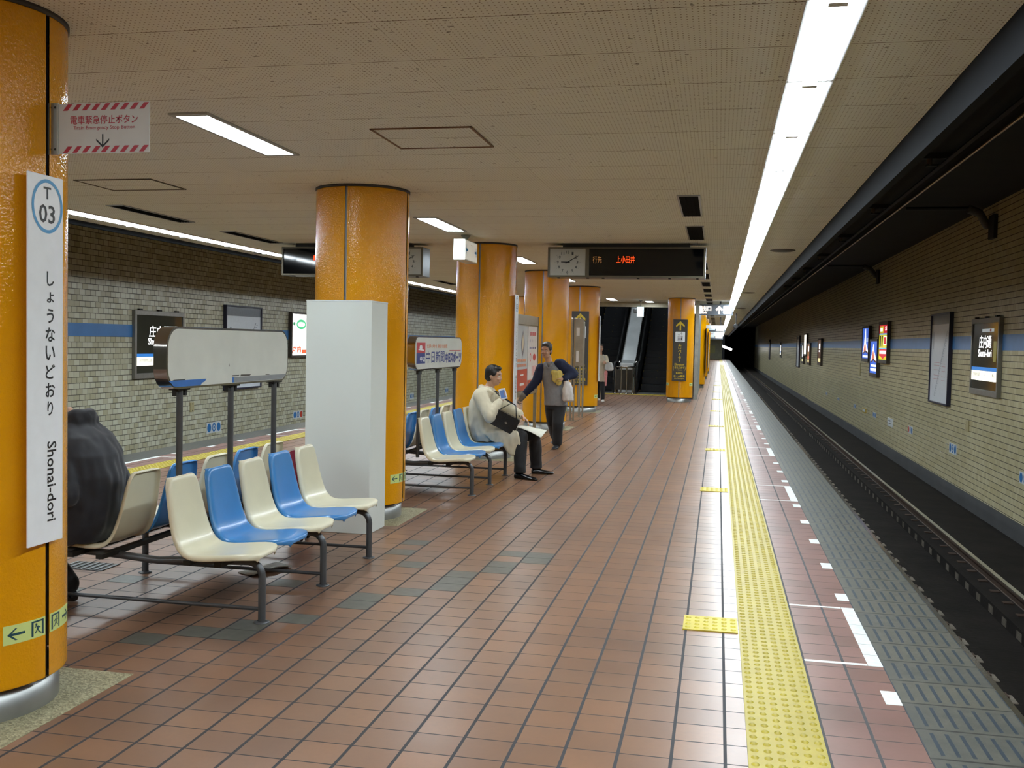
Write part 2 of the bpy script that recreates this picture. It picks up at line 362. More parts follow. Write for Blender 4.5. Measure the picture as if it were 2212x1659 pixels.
# grey ribbed side screen of the escalator hall
m_gal = M('ribbed_grey_metal', '9aa19f', .35, .6, var=.1, vs=8)
rb = MB().box(-.66, -.6, 29.4, 33.2, .0, ZC)
for k in range(14): rb.box(-.6, -.575, 29.45+k*.28, 29.55+k*.28, .12, ZC-.05)
rb.box(-.67, -.56, 29.3, 29.42, 0, ZC).box(HX1, -.6, 33.1, 33.2, 0, ZC)
struct(rb, 'wall_screen', m_gal, base=(-.62, 31, 0))
# rails, conductor, brackets
m_rail = M('rusty_rail', '4a3a30', .6, .5, var=.2, vs=4); m_railtop = M('polished_rail_head', 'b9b4ab', .22, 1., var=.05)
def rail(x, label):
    r = thing('rail', label, 'rail', (x, 60, -1.2))
    pr = [(-.06, -1.2), (.06, -1.2), (.06, -1.185), (.012, -1.165), (.012, -1.095), (.034, -1.085), (.034, -1.056), (-.034, -1.056), (-.034, -1.085), (-.012, -1.095), (-.012, -1.165), (-.06, -1.185)]
    fr = F((x, 0, 0), (1, 0, 0), (0, 0, 1))
    build(MB().prism(fr, pr, -Y0, -190, 0), 'rail_web', m_rail, r); build(MB().box(x-.03, x+.03, Y0, 190, -1.0565, -1.049), 'rail_head', m_railtop, r, bevel=.003)
rail(3.25, 'polished running rail on the ochre wall side of the track'); rail(2.183, 'running rail under the platform edge, mostly hidden by it')
m_blk = M('concrete_rail_block', '6d655a', .85, var=.2, vs=20)
for x, dx, lb in ((3.25, 0, 'small concrete block seated under the polished wall side rail'), (2.183, .02, 'small concrete block seated under the platform side rail')):
    b0 = None
    g = 'concrete blocks under the '+('wall side rail' if dx == 0 else 'platform side rail')
    for k in range(105):
        y = 7.4+k*.525
        if b0 is None:
            b0 = thing('rail_block', lb, 'rail block', (x, y, -1.32), g)
            build(MB().slab(F((x, y, 0), (1, 0, 0), (0, 1, 0)), -.27, .2, -.1, .1, -1.3, -1.19), 'block', m_blk, b0, bevel=.012)
            build(MB().box(x-.15, x-.05, y-.05, y+.05, -1.19, -1.16), 'rail_clip', m_rail, b0); build(MB().box(x+.05, x+.14, y-.05, y+.05, -1.19, -1.16), 'rail_clip', m_rail, b0)
        else: dup(b0, (x, y, -1.32))
m_cond = M('conductor_metal', '35322f', .45, .6, var=.1); m_condw = M('worn_contact_wire', 'b08d6a', .3, 1.)
oc = thing('overhead_conductor', 'dark overhead conductor beam running above the track', 'conductor rail', (2.72, 60, 3.72))
fr = F((2.72, 0, 0), (1, 0, 0), (0, 0, 1))
build(MB().prism(fr, [(-.012, 3.77), (.012, 3.77), (.012, 3.87), (.06, 3.88), (.06, 3.895), (-.06, 3.895), (-.06, 3.88), (-.012, 3.87)], 5, -190), 'beam', m_cond, oc)
build(MB().tube([(2.72, Y0, 3.76), (2.72, 190, 3.76)], .016, 8), 'contact_wire', m_condw, oc)
m_brk = M('dark_bracket_steel', '2c2b29', .6, .4); m_ins = M('brown_insulator', '6a5a4a', .4)
hb = None
for k, y in enumerate([8.9, 13.6, 18.3, 23.0, 27.7, 32.4, 37.1, 41.8]):
    if hb is None:
        hb = thing('conductor_hanger', 'dark steel hanger with two drop rods holding the overhead conductor', 'hanger', (2.72, y, 3.9), 'hangers above the overhead conductor')
        build(MB().box(2.45, 2.99, y-.04, y+.04, 3.98, 4.05), 'cross_bar', m_brk, hb)
        for s in (-.16, .16): build(MB().tube([(2.72+s, y, 3.9), (2.72+s, y, 4.0)], .035, 10), 'insulator', m_ins, hb)
        build(MB().box(2.52, 2.92, y-.03, y+.03, 3.885, 3.91), 'clamp_plate', m_brk, hb)
    else: dup(hb, (2.72, y, 3.9))
for y, lb in ((18.2, 'bent steel wall bracket arm high on the ochre wall, nearest one'), (30.6, 'bent steel wall bracket arm high on the ochre wall, beyond the advertisement boxes')):
    w_ = thing('wall_bracket', lb, 'bracket', (XR, y, 3.6))
    build(MB().box(XR-.06, XR, y-.18, y+.18, 3.45, 3.85), 'wall_plate', m_brk, w_)
    build(MB().tube([(XR-.05, y+.3, 3.7), (XR-.25, y, 3.88), (XR-.45, y-.1, 3.94)], .07, 8), 'elbow', M('grey_pipe', '5c5a55', .6), w_)
    build(MB().tube([(XR-.45, y-.1, 3.95), (3.05, y-.1, 3.95)], .03, 8), 'arm', m_brk, w_)
# ------------------------------------------------------------------ lamps and ceiling fittings
m_house = M('white_lamp_housing', 'dfe4e6', .4, var=.03); m_frame = M('grey_lamp_frame', 'a9adac', .4, .3, var=.03)
m_tube = M('fluorescent_light', 'eaf5fb', .4, var=0, emit=L_STRIP); m_tube2 = M('fluorescent_light_recessed', 'eaf5fb', .4, var=0, emit=L_MID)
def strip_lamp(x, y, label, group):
    t = thing('fluorescent_lamp', label, 'ceiling lamp', (x, y, ZC), group)
    build(MB().box(x-.11, x+.11, y-.588, y+.588, ZC-.014, ZC-.001), 'housing', m_house, t)
    fr = F((x, y, 0), (1, 0, 0), (0, 0, 1)); a = [(-.098, ZC-.013), (-.097, ZC-.0165), (.097, ZC-.0165), (.098, ZC-.013)]
    build(MB().prism(fr, a, -.566, .566), 'light_panel', m_tube, t)
    for s in (-1, 1): build(MB().box(x-.035, x+.035, y+s*.578-.01, y+s*.578+.01, ZC-.04, ZC-.014), 'lamp_holder', m_house, t)
    return t
XLR = .392
ORD = ['nearest one', 'second one away', 'third one away', 'fourth one away', 'fifth one away', 'sixth one away', 'seventh one away', 'eighth one away']
def row(x, n, y0, label, group, first, short):
    t = strip_lamp(x, y0, label, group)
    for k in range(1, n):
        j = k-first; dup(t, (x, y0+1.18*k, ZC), short+', '+ORD[j].replace('one', 'visible one') if 0 <= j < 8 else None)
row(XLR, 101, -5.0, 'white fluorescent lamp in the long unbroken row beside the track with the polished rail', 'fluorescent lamps in the row over the yellow strip', 8, 'white fluorescent lamp in the row above the track side walkway')
row(mir(XLR)-.22, 46, -5.37, 'white fluorescent lamp in the row on the far side of the orange pillars', 'fluorescent lamps in the far side row', 12, 'white fluorescent lamp in the far row behind the orange pillars')
LAB = ['recessed lamp alone between the first and second orange pillars', 'recessed lamp next to the small hanging box sign', 'recessed lamp just past the third orange pillar', 'recessed lamp behind the train display clock',
       'recessed lamp just in front of the escalator opening, larger looking one', 'recessed lamp beside the small lit sign at the escalators', 'recessed lamp behind the viewpoint']
def mid_lamp(x, y, label, ly=1.2):
    t = thing('recessed_lamp', label, 'ceiling lamp', (x, y, ZC), 'recessed lamps along the middle of the platform')
    f = MB(); a, b = .125, ly/2+.05
    f.box(x-a, x-.1, y-b, y+b, ZC-.012, ZC); f.box(x+.1, x+a, y-b, y+b, ZC-.012, ZC); f.box(x-.1, x+.1, y-b, y-ly/2, ZC-.012, ZC); f.box(x-.1, x+.1, y+ly/2, y+b, ZC-.012, ZC)
    build(f, 'frame', m_frame, t); build(MB().box(x-.1, x+.1, y-ly/2, y+ly/2, ZC-.009, ZC-.002), 'light_panel', m_tube2, t)
    return t
for k, y in enumerate([5.99, 10.77, 15.45, 20.1, 28.9]): mid_lamp(-3.05, y, LAB[k])
mid_lamp(-2.05, 30.2, LAB[5], .8); mid_lamp(-3.05, 1.2, LAB[6])
m_louv = M('black_louvre', '0a0a0c', .95, spec=.1); m_vfr = M('silver_vent_frame', '9c9fa0', .4, .6)
def vent(x, y, label, group):
    t = thing('ceiling_vent', label, 'vent', (x, y, ZC), group)
    f = MB(); b = .7
    for x0, x1, y0, y1 in ((x-.1, x-.083, y-b, y+b), (x+.083, x+.1, y-b, y+b), (x-.083, x+.083, y-b, y-b+.02), (x-.083, x+.083, y+b-.02, y+b)): f.box(x0, x1, y0, y1, ZC-.01, ZC)
    build(f, 'frame', m_vfr, t); g = MB().box(x-.083, x+.083, y-b+.02, y+b-.02, ZC-.004, ZC-.001)
    for i in range(5): g.box(x-.075+i*.035, x-.065+i*.035, y-b+.02, y+b-.02, ZC-.009, ZC-.004)
    build(g, 'louvre', m_louv, t); return t
vt = vent(-.29, 9.45, 'black slotted vent with silver frame, nearest in the row beside the lamp row', 'vents along the lamp row')
dup(vt, (-.29, 11.7, ZC), 'black slotted vent with silver frame, second in the row, just before the train display')
for k in range(2, 22): dup(vt, (-.29, 11.7+2.4*(k-1), ZC), 'black slotted vent with silver frame, '+(ORD[k-2].replace(' away', '')+' beyond the train display' if 2 < k < 9 else 'in the row beyond the train display'))
vt = vent(-5.96, 9.75, 'black ceiling vent above the far lamp row, nearest the first pillar', 'vents along the far lamp row')
dup(vt, (-5.96, 12.1, ZC), 'black ceiling vent just before the far train display'); dup(vt, (-5.96, 21.5, ZC), 'black ceiling vent seen between the second and third pillars')
m_hatch = M('brown_hatch_frame', '6b4b33', .5); m_hatch2 = M('dark_hatch_frame', '4a4436', .5)
def hatch(x0, x1, y0, y1, mt, label):
    t = thing('ceiling_hatch', label, 'hatch', ((x0+x1)/2, (y0+y1)/2, ZC)); w_ = .013; f = MB()
    for a, b, c, d in ((x0, x0+w_, y0, y1), (x1-w_, x1, y0, y1), (x0, x1, y0, y0+w_), (x0, x1, y1-w_, y1)): f.box(a, b, c, d, ZC-.008, ZC)
    build(f, 'frame', mt, t); build(MB().box(x0+w_, x1-w_, y0+w_, y1-w_, ZC-.003, ZC-.0005), 'panel', m_ceil, t)
hatch(-2.135, -1.49, 5.88, 6.5, m_hatch, 'square ceiling access hatch with a brown frame, in front of the viewpoint')
hatch(-5.36, -4.64, 7.55, 8.12, m_hatch2, 'square ceiling access hatch with a thin dark frame near the far lamp row')
m_spk = M('dark_speaker_grille', '3a372f', .6)
def speaker(x, y, label):
    t = thing('ceiling_speaker', label, 'speaker', (x, y, ZC)); build(MB().lathe((x, y, ZC), [(.15, 0), (.15, -.012), (.13, -.016), (.0, -.016)], 28), 'grille', m_spk, t); build(MB().lathe((x, y, ZC), [(.165, 0), (.165, -.008), (.15, -.012), (.15, 0)], 28), 'rim', m_hatch2, t)
speaker(.8, 13.78, 'round dark ceiling speaker beside the lamp row, nearest one'); speaker(.66, 24.5, 'round dark ceiling speaker beside the lamp row, second one'); speaker(.7, 34.4, 'round dark ceiling speaker beside the lamp row, third one')
speaker(-6.85, 14.3, 'round dark ceiling speaker outside the far lamp row, near the partly hidden train display'); speaker(-6.85, 24.3, 'round dark ceiling speaker outside the far lamp row, seen between two pillars')

# yellow tactile strips
m_yel = M('yellow_tactile', 'a59420', .5, var=.05, vs=6); m_yel2 = M('yellow_tactile_tile', 'c4b22a', .5, var=.05, vs=9)
def bumps(mb, x, y, rx, ry, h):
    n = 7; o = [(x+rx*math.cos(2*PI*i/n), y+ry*math.sin(2*PI*i/n), .006) for i in range(n)]; p = [(x+.6*rx*math.cos(2*PI*i/n), y+.6*ry*math.sin(2*PI*i/n), .006+h) for i in range(n)]
    mb.add(o+p, [(i, (i+1) % n, n+(i+1) % n, n+i) for i in range(n)]+[tuple(range(n, 2*n))], 0, True)
def tactile(x0, x1, y0, label, far):
    t = thing('tactile_strip', label, 'tactile paving', ((x0+x1)/2, 50, 0))
    build(MB().box(x0, x1, y0, Y1-1, .0002, .006), 'strip', m_yel, t)
    mb = MB(); y = y0+.02; k = 0
    while y < far:
        for i in range(6):
            bumps(mb, x0+.026+i*(x1-x0-.052)/5, y, .0165, .0185, .005)
        y += .0665; k += 1
    build(mb, 'ridge_dots', m_yel, t)['kind'] = 'stuff'
tactile(YR0, YR1, 2.2, 'yellow tactile strip beside the platform edge markings, under the long lamp row', 85)
tactile(mir(YR1), mir(YR0), 6.0, 'yellow tactile strip on the far side of the orange pillars', 17)
tt = None
for k, d in enumerate(DOORS[:9]):
    y = d
    lb = 'short yellow tactile tile joined crosswise to the strip, '+(ORD[k] if k < 8 else 'ninth one away')
    if tt is None:
        tt = thing('tactile_tile', lb, 'tactile tile', (0, y, 0), 'crosswise tactile tiles')
        build(MB().box(-.148, .148, y-.143, y+.143, .0002, .006), 'tile', m_yel2, tt)
        mb = MB()
        for i in range(6):
            for j in range(4): bumps(mb, -.122+i*.049, y-.1+j*.066, .0165, .0185, .005)
        build(mb, 'ridge_dots', m_yel2, tt)
    else: dup(tt, (0, y, 0), lb)
one(MB().box(-3.6, -1.42, 30.9, 31.2, .0005, .006), 'tactile_mat', m_yel2, 'yellow tactile row across the foot of the escalators', 'tactile paving', base=(-2.5, 31, 0))
# ------------------------------------------------------------------ orange pillars and what hangs on them
t = NT('orange_enamel'); t.pos(); tcn = t.new('ShaderNodeTexCoord').outputs['Object']
t.l.new(t.mix(t.ramp(t.noise(2.5, tcn, 3), .3, .7), lin('dc9600'), lin('e39e04')), t.bsdf.inputs['Base Color'])
t.bsdf.inputs['Roughness'].default_value = .1; t.bsdf.inputs['Specular IOR Level'].default_value = .5
t.bump(t.noise(85, tcn, 2), .8, .0035); m_or = t.mat
m_seam = M('dark_seam', '33302c', .35, .6); m_seam2 = M('silver_seam', '8d8d8a', .3, .8); m_steel = M('brushed_steel', 'a3a5a3', .38, .85, var=.12, vs=5); m_ringd = M('dark_top_ring', '3a332c', .6)
def pillar(x, y, r, label, top=ZC, ph=0.):
    p = thing('pillar', label, 'pillar', (x, y, 0))
    for k in range(4):
        a0 = k*PI/2+ph; g = .011/r
        pr = [(r-.012, .135), (r, .135), (r, .14), (r, top-.026), (r, top-.022), (r-.012, top-.022)]
        build(MB().lathe((x, y, 0), pr, 22, a0+g, a0+PI/2-g), 'panel', m_or, p)
    for k in range(4):
        a0 = k*PI/2+ph; g = .013/r
        build(MB().lathe((x, y, 0), [(r-.009, .137), (r-.009, top-.024)], 3, a0-g, a0+g), 'seam_strip', m_seam2 if k == 3 else m_seam, p)
    build(MB().lathe((x, y, 0), [(r-.03, 0), (r-.03, .137), (r-.05, .137)], 44), 'base_ring', m_steel, p)
    build(MB().lathe((x, y, 0), [(r-.02, top-.022), (r+.006, top-.02), (r+.006, top), (0, top)], 44), 'top_ring', m_ringd, p)
    return p
PR = .403
for y, lb in zip(PY, ['glossy orange pillar with the white vertical station name plate and red striped sign', 'glossy orange pillar standing behind the blank pale grey cabinet', 'glossy orange pillar behind the seated man in the beige coat', 'glossy orange pillar behind the standing man in the grey waistcoat', 'glossy orange pillar with a dark elevator sign, behind the slim metal stand']):
    pillar(XC, y, PR, lb)
PE = (-1.02, 27.8); RE = .36
pillar(PE[0], PE[1], RE, 'slimmer orange pillar with the fully visible elevator sign right of the escalators')
pillar(-5.33, 27.8, RE, 'orange pillar far behind, glimpsed between the third and fourth pillars')
pillar(-.82, 37.6, RE, 'orange pillar beyond the ribbed grey screen, with a dark poster'); pillar(-.82, 47.3, RE, 'distant orange pillar past the escalator hall, second beyond the ribbed screen'); pillar(-.82, 57.0, RE, 'most distant visible orange pillar, third beyond the ribbed screen')
m_poster = M('dark_poster', '2e2a26', .4); m_post2 = M('pale_poster', 'cfcab8', .4)
for y, mt, nm in ((37.6, m_poster, 'dark upright poster on the orange pillar beyond the ribbed screen'), (47.3, m_post2, 'pale upright poster on the distant orange pillar')):
    one(MB().box(-.455, -.44, y-.28, y+.28, .55, 2.2), 'pillar_poster', [mt], nm, 'poster', base=(-.45, y, .5), bevel=.003)
m_sign = M('white_sign_board', 'f0f4f8', .3, var=.02); m_blue = M('light_blue_print', '4f9fd6', .4, var=0); m_ink = M('dark_grey_ink', '3c3f42', .5, var=0); m_black = M('black_ink', '16171a', .45, var=0)
def name_plate(y, label):
    fr = F((XC+PR+.03, y-.054, 0), (0, 1, 0), (0, 0, 1)); s = thing('station_plate', label, 'station sign', (XC+PR+.03, y-.054, .7))
    build(MB().slab(fr, -.102, .11, .7, 2.175, -.008, 0), 'board', m_sign, s, bevel=.002)
    build(MB().ring(fr, .012, 2.052, .094, .107, .0135, .001), 'ring_emblem', m_blue, s)
    t = MB().text('T', fr, -.012, .034, 2.08, 2.128, .001, bold=.012).text('03', fr, -.038, .058, 1.985, 2.058, .001, bold=.012); build(t, 'line_code', m_ink, s)
    k = MB()
    for i, ch in enumerate('しょうないどおり'):
        zc = 1.765-i*.0745; sz = .027 if ch != 'ょ' else .02
        wd = {'し': .75, 'り': .6, 'う': .75}.get(ch, 1.)
        k.text(ch, fr, .03-sz*wd*1.08, .03+sz*wd*1.08, zc-sz*1.08, zc+sz*1.08, .001, bold=.016)
    f2 = F(fr.p(.012, 1.11, 0), (0, 0, -1), (0, 1, 0)); k.text('Shonai-dori', f2, 0, .325, .0, .056, .001, bold=.012)
    build(k, 'lettering', m_black, s)
name_plate(PY[0], 'white vertical station name plate reading T 03 on the nearest orange pillar'); name_plate(PY[2], 'white station name plate seen nearly edge-on behind the seated man'); name_plate(PY[4], 'white station name plate seen edge-on in front of the escalators')
# emergency stop sign
m_red = M('sign_red', 'b3283c', .45, var=0); m_signw = M('sign_white', 'cfcfcb', .4, var=.02); m_brk2 = M('zinc_bracket', 'b7bab3', .35, .8, var=.06)
fr = F((-2.634, 3.62, 2.272), (1, 0, 0), (0, 0, 1)); s = thing('emergency_sign', 'red and white striped train emergency stop button sign projecting from the nearest pillar', 'sign', (-2.634, 3.62, 2.272))
build(MB().slab(fr, -.03, .403, 0, .2, -.004, 0), 'board', m_signw, s)
b = MB().slab(fr, -.05, -.002, -.002, .204, -.006, .004).slab(fr, -.052, -.046, -.002, .204, -.03, .006)
build(b, 'bracket', m_brk2, s, bevel=.001); bo = MB()
for a in (-.036, -.014):
    for h in (.018, .185): bo.add([fr.p(a+.005*math.cos(i*PI/4), h+.005*math.sin(i*PI/4), .0065) for i in range(8)], [tuple(range(8))])
build(bo, 'bracket_screws', M('dark_screw', '3a3b3a', .4, .7), s)
r = MB()
for i in range(9):
    a = .018+i*.0425
    for b0, b1, sl in ((.172, .197, .022), (.004, .029, .022)): r.poly(fr, [(a, b0), (a+.021, b0), (a+.021+sl, b1), (a+sl, b1)], .001)
r.text('電車緊急停止ボタン', fr, .052, .352, .116, .151, .001, bold=.008); build(r, 'red_print', m_red, s)
build(MB().text('Train Emergency Stop Button', fr, .066, .34, .091, .11, .001), 'small_lettering', m_red, s)
a = MB().rect(fr, .194, .2, .03, .076, .001).poly(fr, [(.197, .022), (.226, .05), (.226, .058), (.197, .032), (.168, .058), (.168, .05)], .0011); build(a, 'arrow', m_black, s)
# exit stickers
m_lum = M('pale_green_sticker', 'd4e48f', .4, var=.02); m_teal = M('dark_teal_print', '1f4a55', .45, var=0)
def exit_sticker(x, y, r, phi, z, left, label):
    fr = Fcyl(x, y, r, phi, z)
    t = thing('exit_sticker', label, 'exit sticker', fr.p(-.11 if left else .11, 0), 'emergency exit stickers on the pillars')
    a0, a1 = (-.205, -.014) if left else (.014, .205)
    m = MB(); n = 7
    for i in range(n):
        u, v = a0+(a1-a0)*i/n, a0+(a1-a0)*(i+1)/n
        m.slab(fr, u, v, 0, .076, .0005, .002)
    build(m, 'backing', m_lum, t); k = MB(); c = .0026
    if left:
        k.poly(fr, [(-.19, .038), (-.158, .062), (-.148, .062), (-.172, .043), (-.172, .033), (-.148, .014), (-.158, .014)], c); k.rect(fr, -.175, -.115, .033, .043, c, n=3); d0 = -.087
    else:
        k.poly(fr, [(.19, .038), (.158, .062), (.148, .062), (.172, .043), (.172, .033), (.148, .014), (.158, .014)], c); k.rect(fr, .115, .175, .033, .043, c, n=3); d0 = .024
    sg = 1 if left else -1
    k.rect(fr, d0, d0+.01, .008, .068, c).rect(fr, d0+.053, d0+.063, .008, .068, c).rect(fr, d0, d0+.063, .063, .07, c, n=3)
    mx = d0+.0315
    def P(*pts): k.poly(fr, [(mx-sg*px, pz) for px, pz in pts], c+.0003)
    k.disc(fr, mx-sg*.008, .054, .005, .0055, c+.0003, n=10)
    P((-.004, .03), (.006, .032), (.007, .048), (-.003, .048)); P((.006, .032), (.002, .03), (.012, .018), (.018, .02)); P((-.004, .032), (.002, .03), (-.008, .018), (-.018, .014), (-.018, .019), (-.01, .022)); P((.006, .047), (.016, .04), (.019, .043), (.008, .049)); P((-.003, .047), (-.014, .04), (-.011, .037), (0, .043))
    build(k, 'running_man_print', m_teal, t)
nth = ['nearest pillar', 'pillar behind the blank grey cabinet', 'pillar behind the seated man', 'pillar behind the standing man', 'pillar behind the slim metal stand']
for y, n_ in zip(PY, nth):
    exit_sticker(XC, y, PR, 0, .315, True, 'exit sticker with left arrow on the '+n_)
    exit_sticker(XC, y, PR, 0, .315, False, 'exit sticker with right arrow on the '+n_)
exit_sticker(PE[0], PE[1], RE, -.12, .45, True, 'pale green exit sticker on the track side edge of the slimmer pillar'); exit_sticker(PE[0], PE[1], RE, PI+.12, .45, False, 'pale green exit sticker on the escalator side edge of the slimmer pillar')
# elevator signs
m_esign = M('dark_brown_sign', '3b3935', .45, var=.03); m_yp = M('yellow_print', 'd9bd2c', .45, var=0); m_icon = M('white_icon_panel', 'e6ecf0', .4, var=0)
def lift_sign(x, y, z0, z1, hw, label):
    fr = F((x, y, z0), (1, 0, 0), (0, 0, 1)); H = z1-z0; s = thing('elevator_sign', label, 'sign', (x, y, z0))
    build(MB().slab(fr, -hw, hw, 0, H, -.012, 0), 'board', m_esign, s, bevel=.002); yp = MB()
    cx = 0; yp.rect(fr, -.018, .018, H*.82, H*.93, .001); yp.poly(fr, [(0, H*.972), (.115, H*.905), (.115, H*.872), (0, H*.935), (-.115, H*.872), (-.115, H*.905)], .0012)
    for i, ch in enumerate('エレベーター'):
        zc = H*(.587-i*.051)
        if ch == 'ー': yp.rect(fr, -.006, .006, zc-.03, zc+.032, .001)
        else: yp.text(ch, fr, -.04, .04, zc-.036, zc+.036, .001, bold=.02)
    yp.text('Elevator', fr, -.13, .13, H*.252, H*.288, .001, bold=.008); yp.text('(', fr, -.165, -.145, H*.168, H*.24, .001); yp.text(')', fr, .145, .165, H*.168, H*.24, .001)
    yp.text('改札口まで', fr, -.13, .13, H*.2, H*.236, .001, bold=.012); yp.text('in Station', fr, -.08, .08, H*.172, H*.19, .001); yp.text('60m', fr, -.09, .09, H*.118, H*.15, .001, bold=.008)
    yp.text('ホーム直進', fr, -.15, .15, H*.062, H*.1, .001, bold=.015); yp.text('Go Straight', fr, -.13, .13, H*.027, H*.05, .001); build(yp, 'lettering', m_yp, s)
    ic = MB().poly(fr, rrect(-.13, .13, H*.635, H*.8, .02), .001); icp = build(ic, 'icon_panel', m_icon, s)
    k = MB(); w0 = .006
    for a0, a1, b0, b1 in ((-.065, .065, H*.65, H*.655), (-.065, .065, H*.726, H*.731), (-.065, -.059, H*.65, H*.73), (.059, .065, H*.65, H*.73)): k.rect(fr, a0, a1, b0, b1, .0018)
    for a in (-.036, 0, .036): k.disc(fr, a, H*.7165, .009, .009, .0018, n=10).rect(fr, a-.012, a+.012, H*.662, H*.709, .0018)
    for a, sg in ((-.035, -1), (.035, 1)):
        k.rect(fr, a-.003, a+.003, H*.742, H*.785, .0018); tip = H*(.788 if sg > 0 else .739); k.poly(fr, [(a, tip), (a+.024, tip-sg*.022), (a+.024, tip-sg*.03), (a, tip-sg*.01), (a-.024, tip-sg*.03), (a-.024, tip-sg*.022)], .0019)
    build(k, 'elevator_symbol', m_black, icp)
lift_sign(-3.045, PY[4]-PR-.03, .61, 2.27, .195, 'dark elevator sign with yellow lettering half hidden by the slim metal stand')
lift_sign(PE[0]-.0, PE[1]-RE-.03, .585, 2.25, .193, 'dark elevator sign with yellow lettering on the slimmer pillar, in full view')

# ------------------------------------------------------------------ hanging signs and train displays
m_dfr = M('bronze_display_frame', '5d5748', .45, .4, var=.05); m_dside = M('display_side_steel', '59626d', .35, .5); m_scr = M('black_glass_screen', '060709', .06, var=0); m_clk = M('clock_dial', 'b4b6b0', .4, var=.02); m_beam = M('black_mount_beam', '17171a', .6)
m_led = M('orange_red_led', 'ff4a14', .5, var=0, emit=1.5); m_led2 = M('dim_amber_led', '9a6a3a', .5, var=0, emit=.7)
def display(x0, y, label, clock_left, dest):
    W = 2.012; z0, z1 = 2.403, 2.79; H = z1-z0
    fr = F((x0, y, z0), (1, 0, 0), (0, 0, 1)); s = thing('train_display', label, 'train display', (x0+W/2, y+.17, z0))
    build(MB().slab(fr, 0, W, 0, H, -.34, -.012), 'housing', m_dside, s, bevel=.006); f = MB()
    ck = (.0, .515) if clock_left else (W-.515, W); sc = (.515, W) if clock_left else (0, W-.515)
    for a0, a1 in (ck, sc):
        f.slab(fr, a0, a1, 0, .022, -.012, .006).slab(fr, a0, a1, H-.022, H, -.012, .006).slab(fr, a0, a0+.024, .022, H-.022, -.012, .006).slab(fr, a1-.024, a1, .022, H-.022, -.012, .006)
    build(f, 'frame', m_dfr, s); build(MB().slab(fr, sc[0]+.02, sc[1]-.02, .02, H-.02, -.012, -.006), 'screen', m_scr, s)
    c = build(MB().slab(fr, ck[0]+.02, ck[1]-.02, .02, H-.02, -.012, -.006), 'clock_face', m_clk, s); n = MB(); cx, cy = (ck[0]+ck[1])/2, H/2
    for h in range(1, 13):
        t = PI/2-h*PI/6; px, py = cx+.128*math.cos(t), cy+.128*math.sin(t); w_ = .012 if h < 10 else .019
        n.text(str(h), fr, px-w_, px+w_, py-.019, py+.019, -.005, bold=.01)
        n.disc(fr, cx+.163*math.cos(t), cy+.163*math.sin(t), .003, .003, -.005, n=6)
    build(n, 'numerals', m_ink, c)
    def hand(dx, dy, w0, nm):
        d = Vector((dx, dy)).normalized(); q = Vector((-d.y, d.x)); e = Vector((dx, dy)); P = [(-d*.03+q*w0), (-d*.03-q*w0), (e-q*w0*.6), (e+q*w0*.6)]
        build(MB().prism(fr, [(cx+v.x, cy+v.y) for v in P], -.0048, -.003), nm, m_black, c)
    hand(.135, .078, .006, 'minute_hand'); hand(-.085, .002, .008, 'hour_hand')
    if dest: build(MB().text('行先', fr, .585, .7, H*.47, H*.7, -.005, bold=.0), 'dim_lettering', m_led2, s); build(MB().text(dest, fr, .888, 1.122, H*.47, H*.71, -.005, bold=.004), 'led_lettering', m_led, s)
    else: build(MB().text('赤池', fr, .45, .57, H*.52, H*.72, -.005, bold=.03), 'led_lettering', m_led, s)
    m0 = MB().slab(fr, .19, W-.2, H, H+.05, -.25, -.02); build(m0, 'mount_beam', m_beam, s)
    k = MB()
    for a in (.12, .5, .7, 1.15, 1.55, 1.9): k.slab(fr, a, a+.03, -.012, 0, -.12, -.06)
    build(k, 'latch', m_beam, s)
display(-2.2, 12.85, 'hanging train display with clock at its end away from the track, lit 上小田井', True, '上小田井'); display(mir(-2.2)-2.012+.05, 12.85, 'hanging train display with clock partly hidden behind the second orange pillar', False, None)
m_lit = M('lit_white_panel', 'f4f2e8', .4, var=0, emit=.3); m_wbox = M('white_sign_housing', 'dfe6e2', .4, var=.03); m_cyan = M('cyan_print', '1f86c8', .4, var=0, emit=.05); m_thin = M('pale_outline_print', 'b9b3a2', .5, var=0, emit=.1)
s = thing('hanging_box_sign', 'small lit white box sign with blue arrows both ways, hanging before the third pillar', 'sign', (-3.053, 11.87, 2.515))
build(MB().box(-3.126, -2.982, 11.57, 12.18, 2.515, 2.765), 'housing', m_wbox, s, bevel=.006)
build(MB().box(-3.085, -3.02, 11.563, 11.57, 2.53, 2.75), 'end_cover', m_wbox, s, bevel=.002)
fr = F((-2.982, 11.57, 2.515), (0, 1, 0), (0, 0, 1)); p = build(MB().slab(fr, .012, .598, .012, .238, 0, .002), 'light_panel', m_lit, s); k = MB()
for sg, cx in ((-1, .09), (1, .52)):
    k.poly(fr, [(cx+sg*.055, .125), (cx+sg*.01, .21), (cx+sg*.022, .14), (cx-sg*.05, .142), (cx-sg*.05, .108), (cx+sg*.022, .11), (cx+sg*.01, .04)], .003)
build(k, 'arrows', m_cyan, p); k = MB()
for a0, a1, b0, b1 in ((.26, .265, .06, .2), (.345, .35, .06, .2), (.26, .35, .195, .2)): k.rect(fr, a0, a1, b0, b1, .003)
build(k, 'door_symbol', m_thin, p)
build(MB().lathe((-3.053, 11.87, 2.765), [(.02, 0), (.02, .02), (.055, .06), (.06, .074), (0, .075)], 18), 'ceiling_mount', M('grey_cast_mount', '8b8d85', .5), s)
m_litc = M('lit_cyan_white_panel', 'd8f6ff', .4, var=0, emit=3.0); m_rod = M('thin_rod', '6d6e6c', .4, .6)
s = thing('hanging_box_sign', 'small bright square sign hanging in front of the escalators', 'sign', (-2.27, 29.5, 2.36))
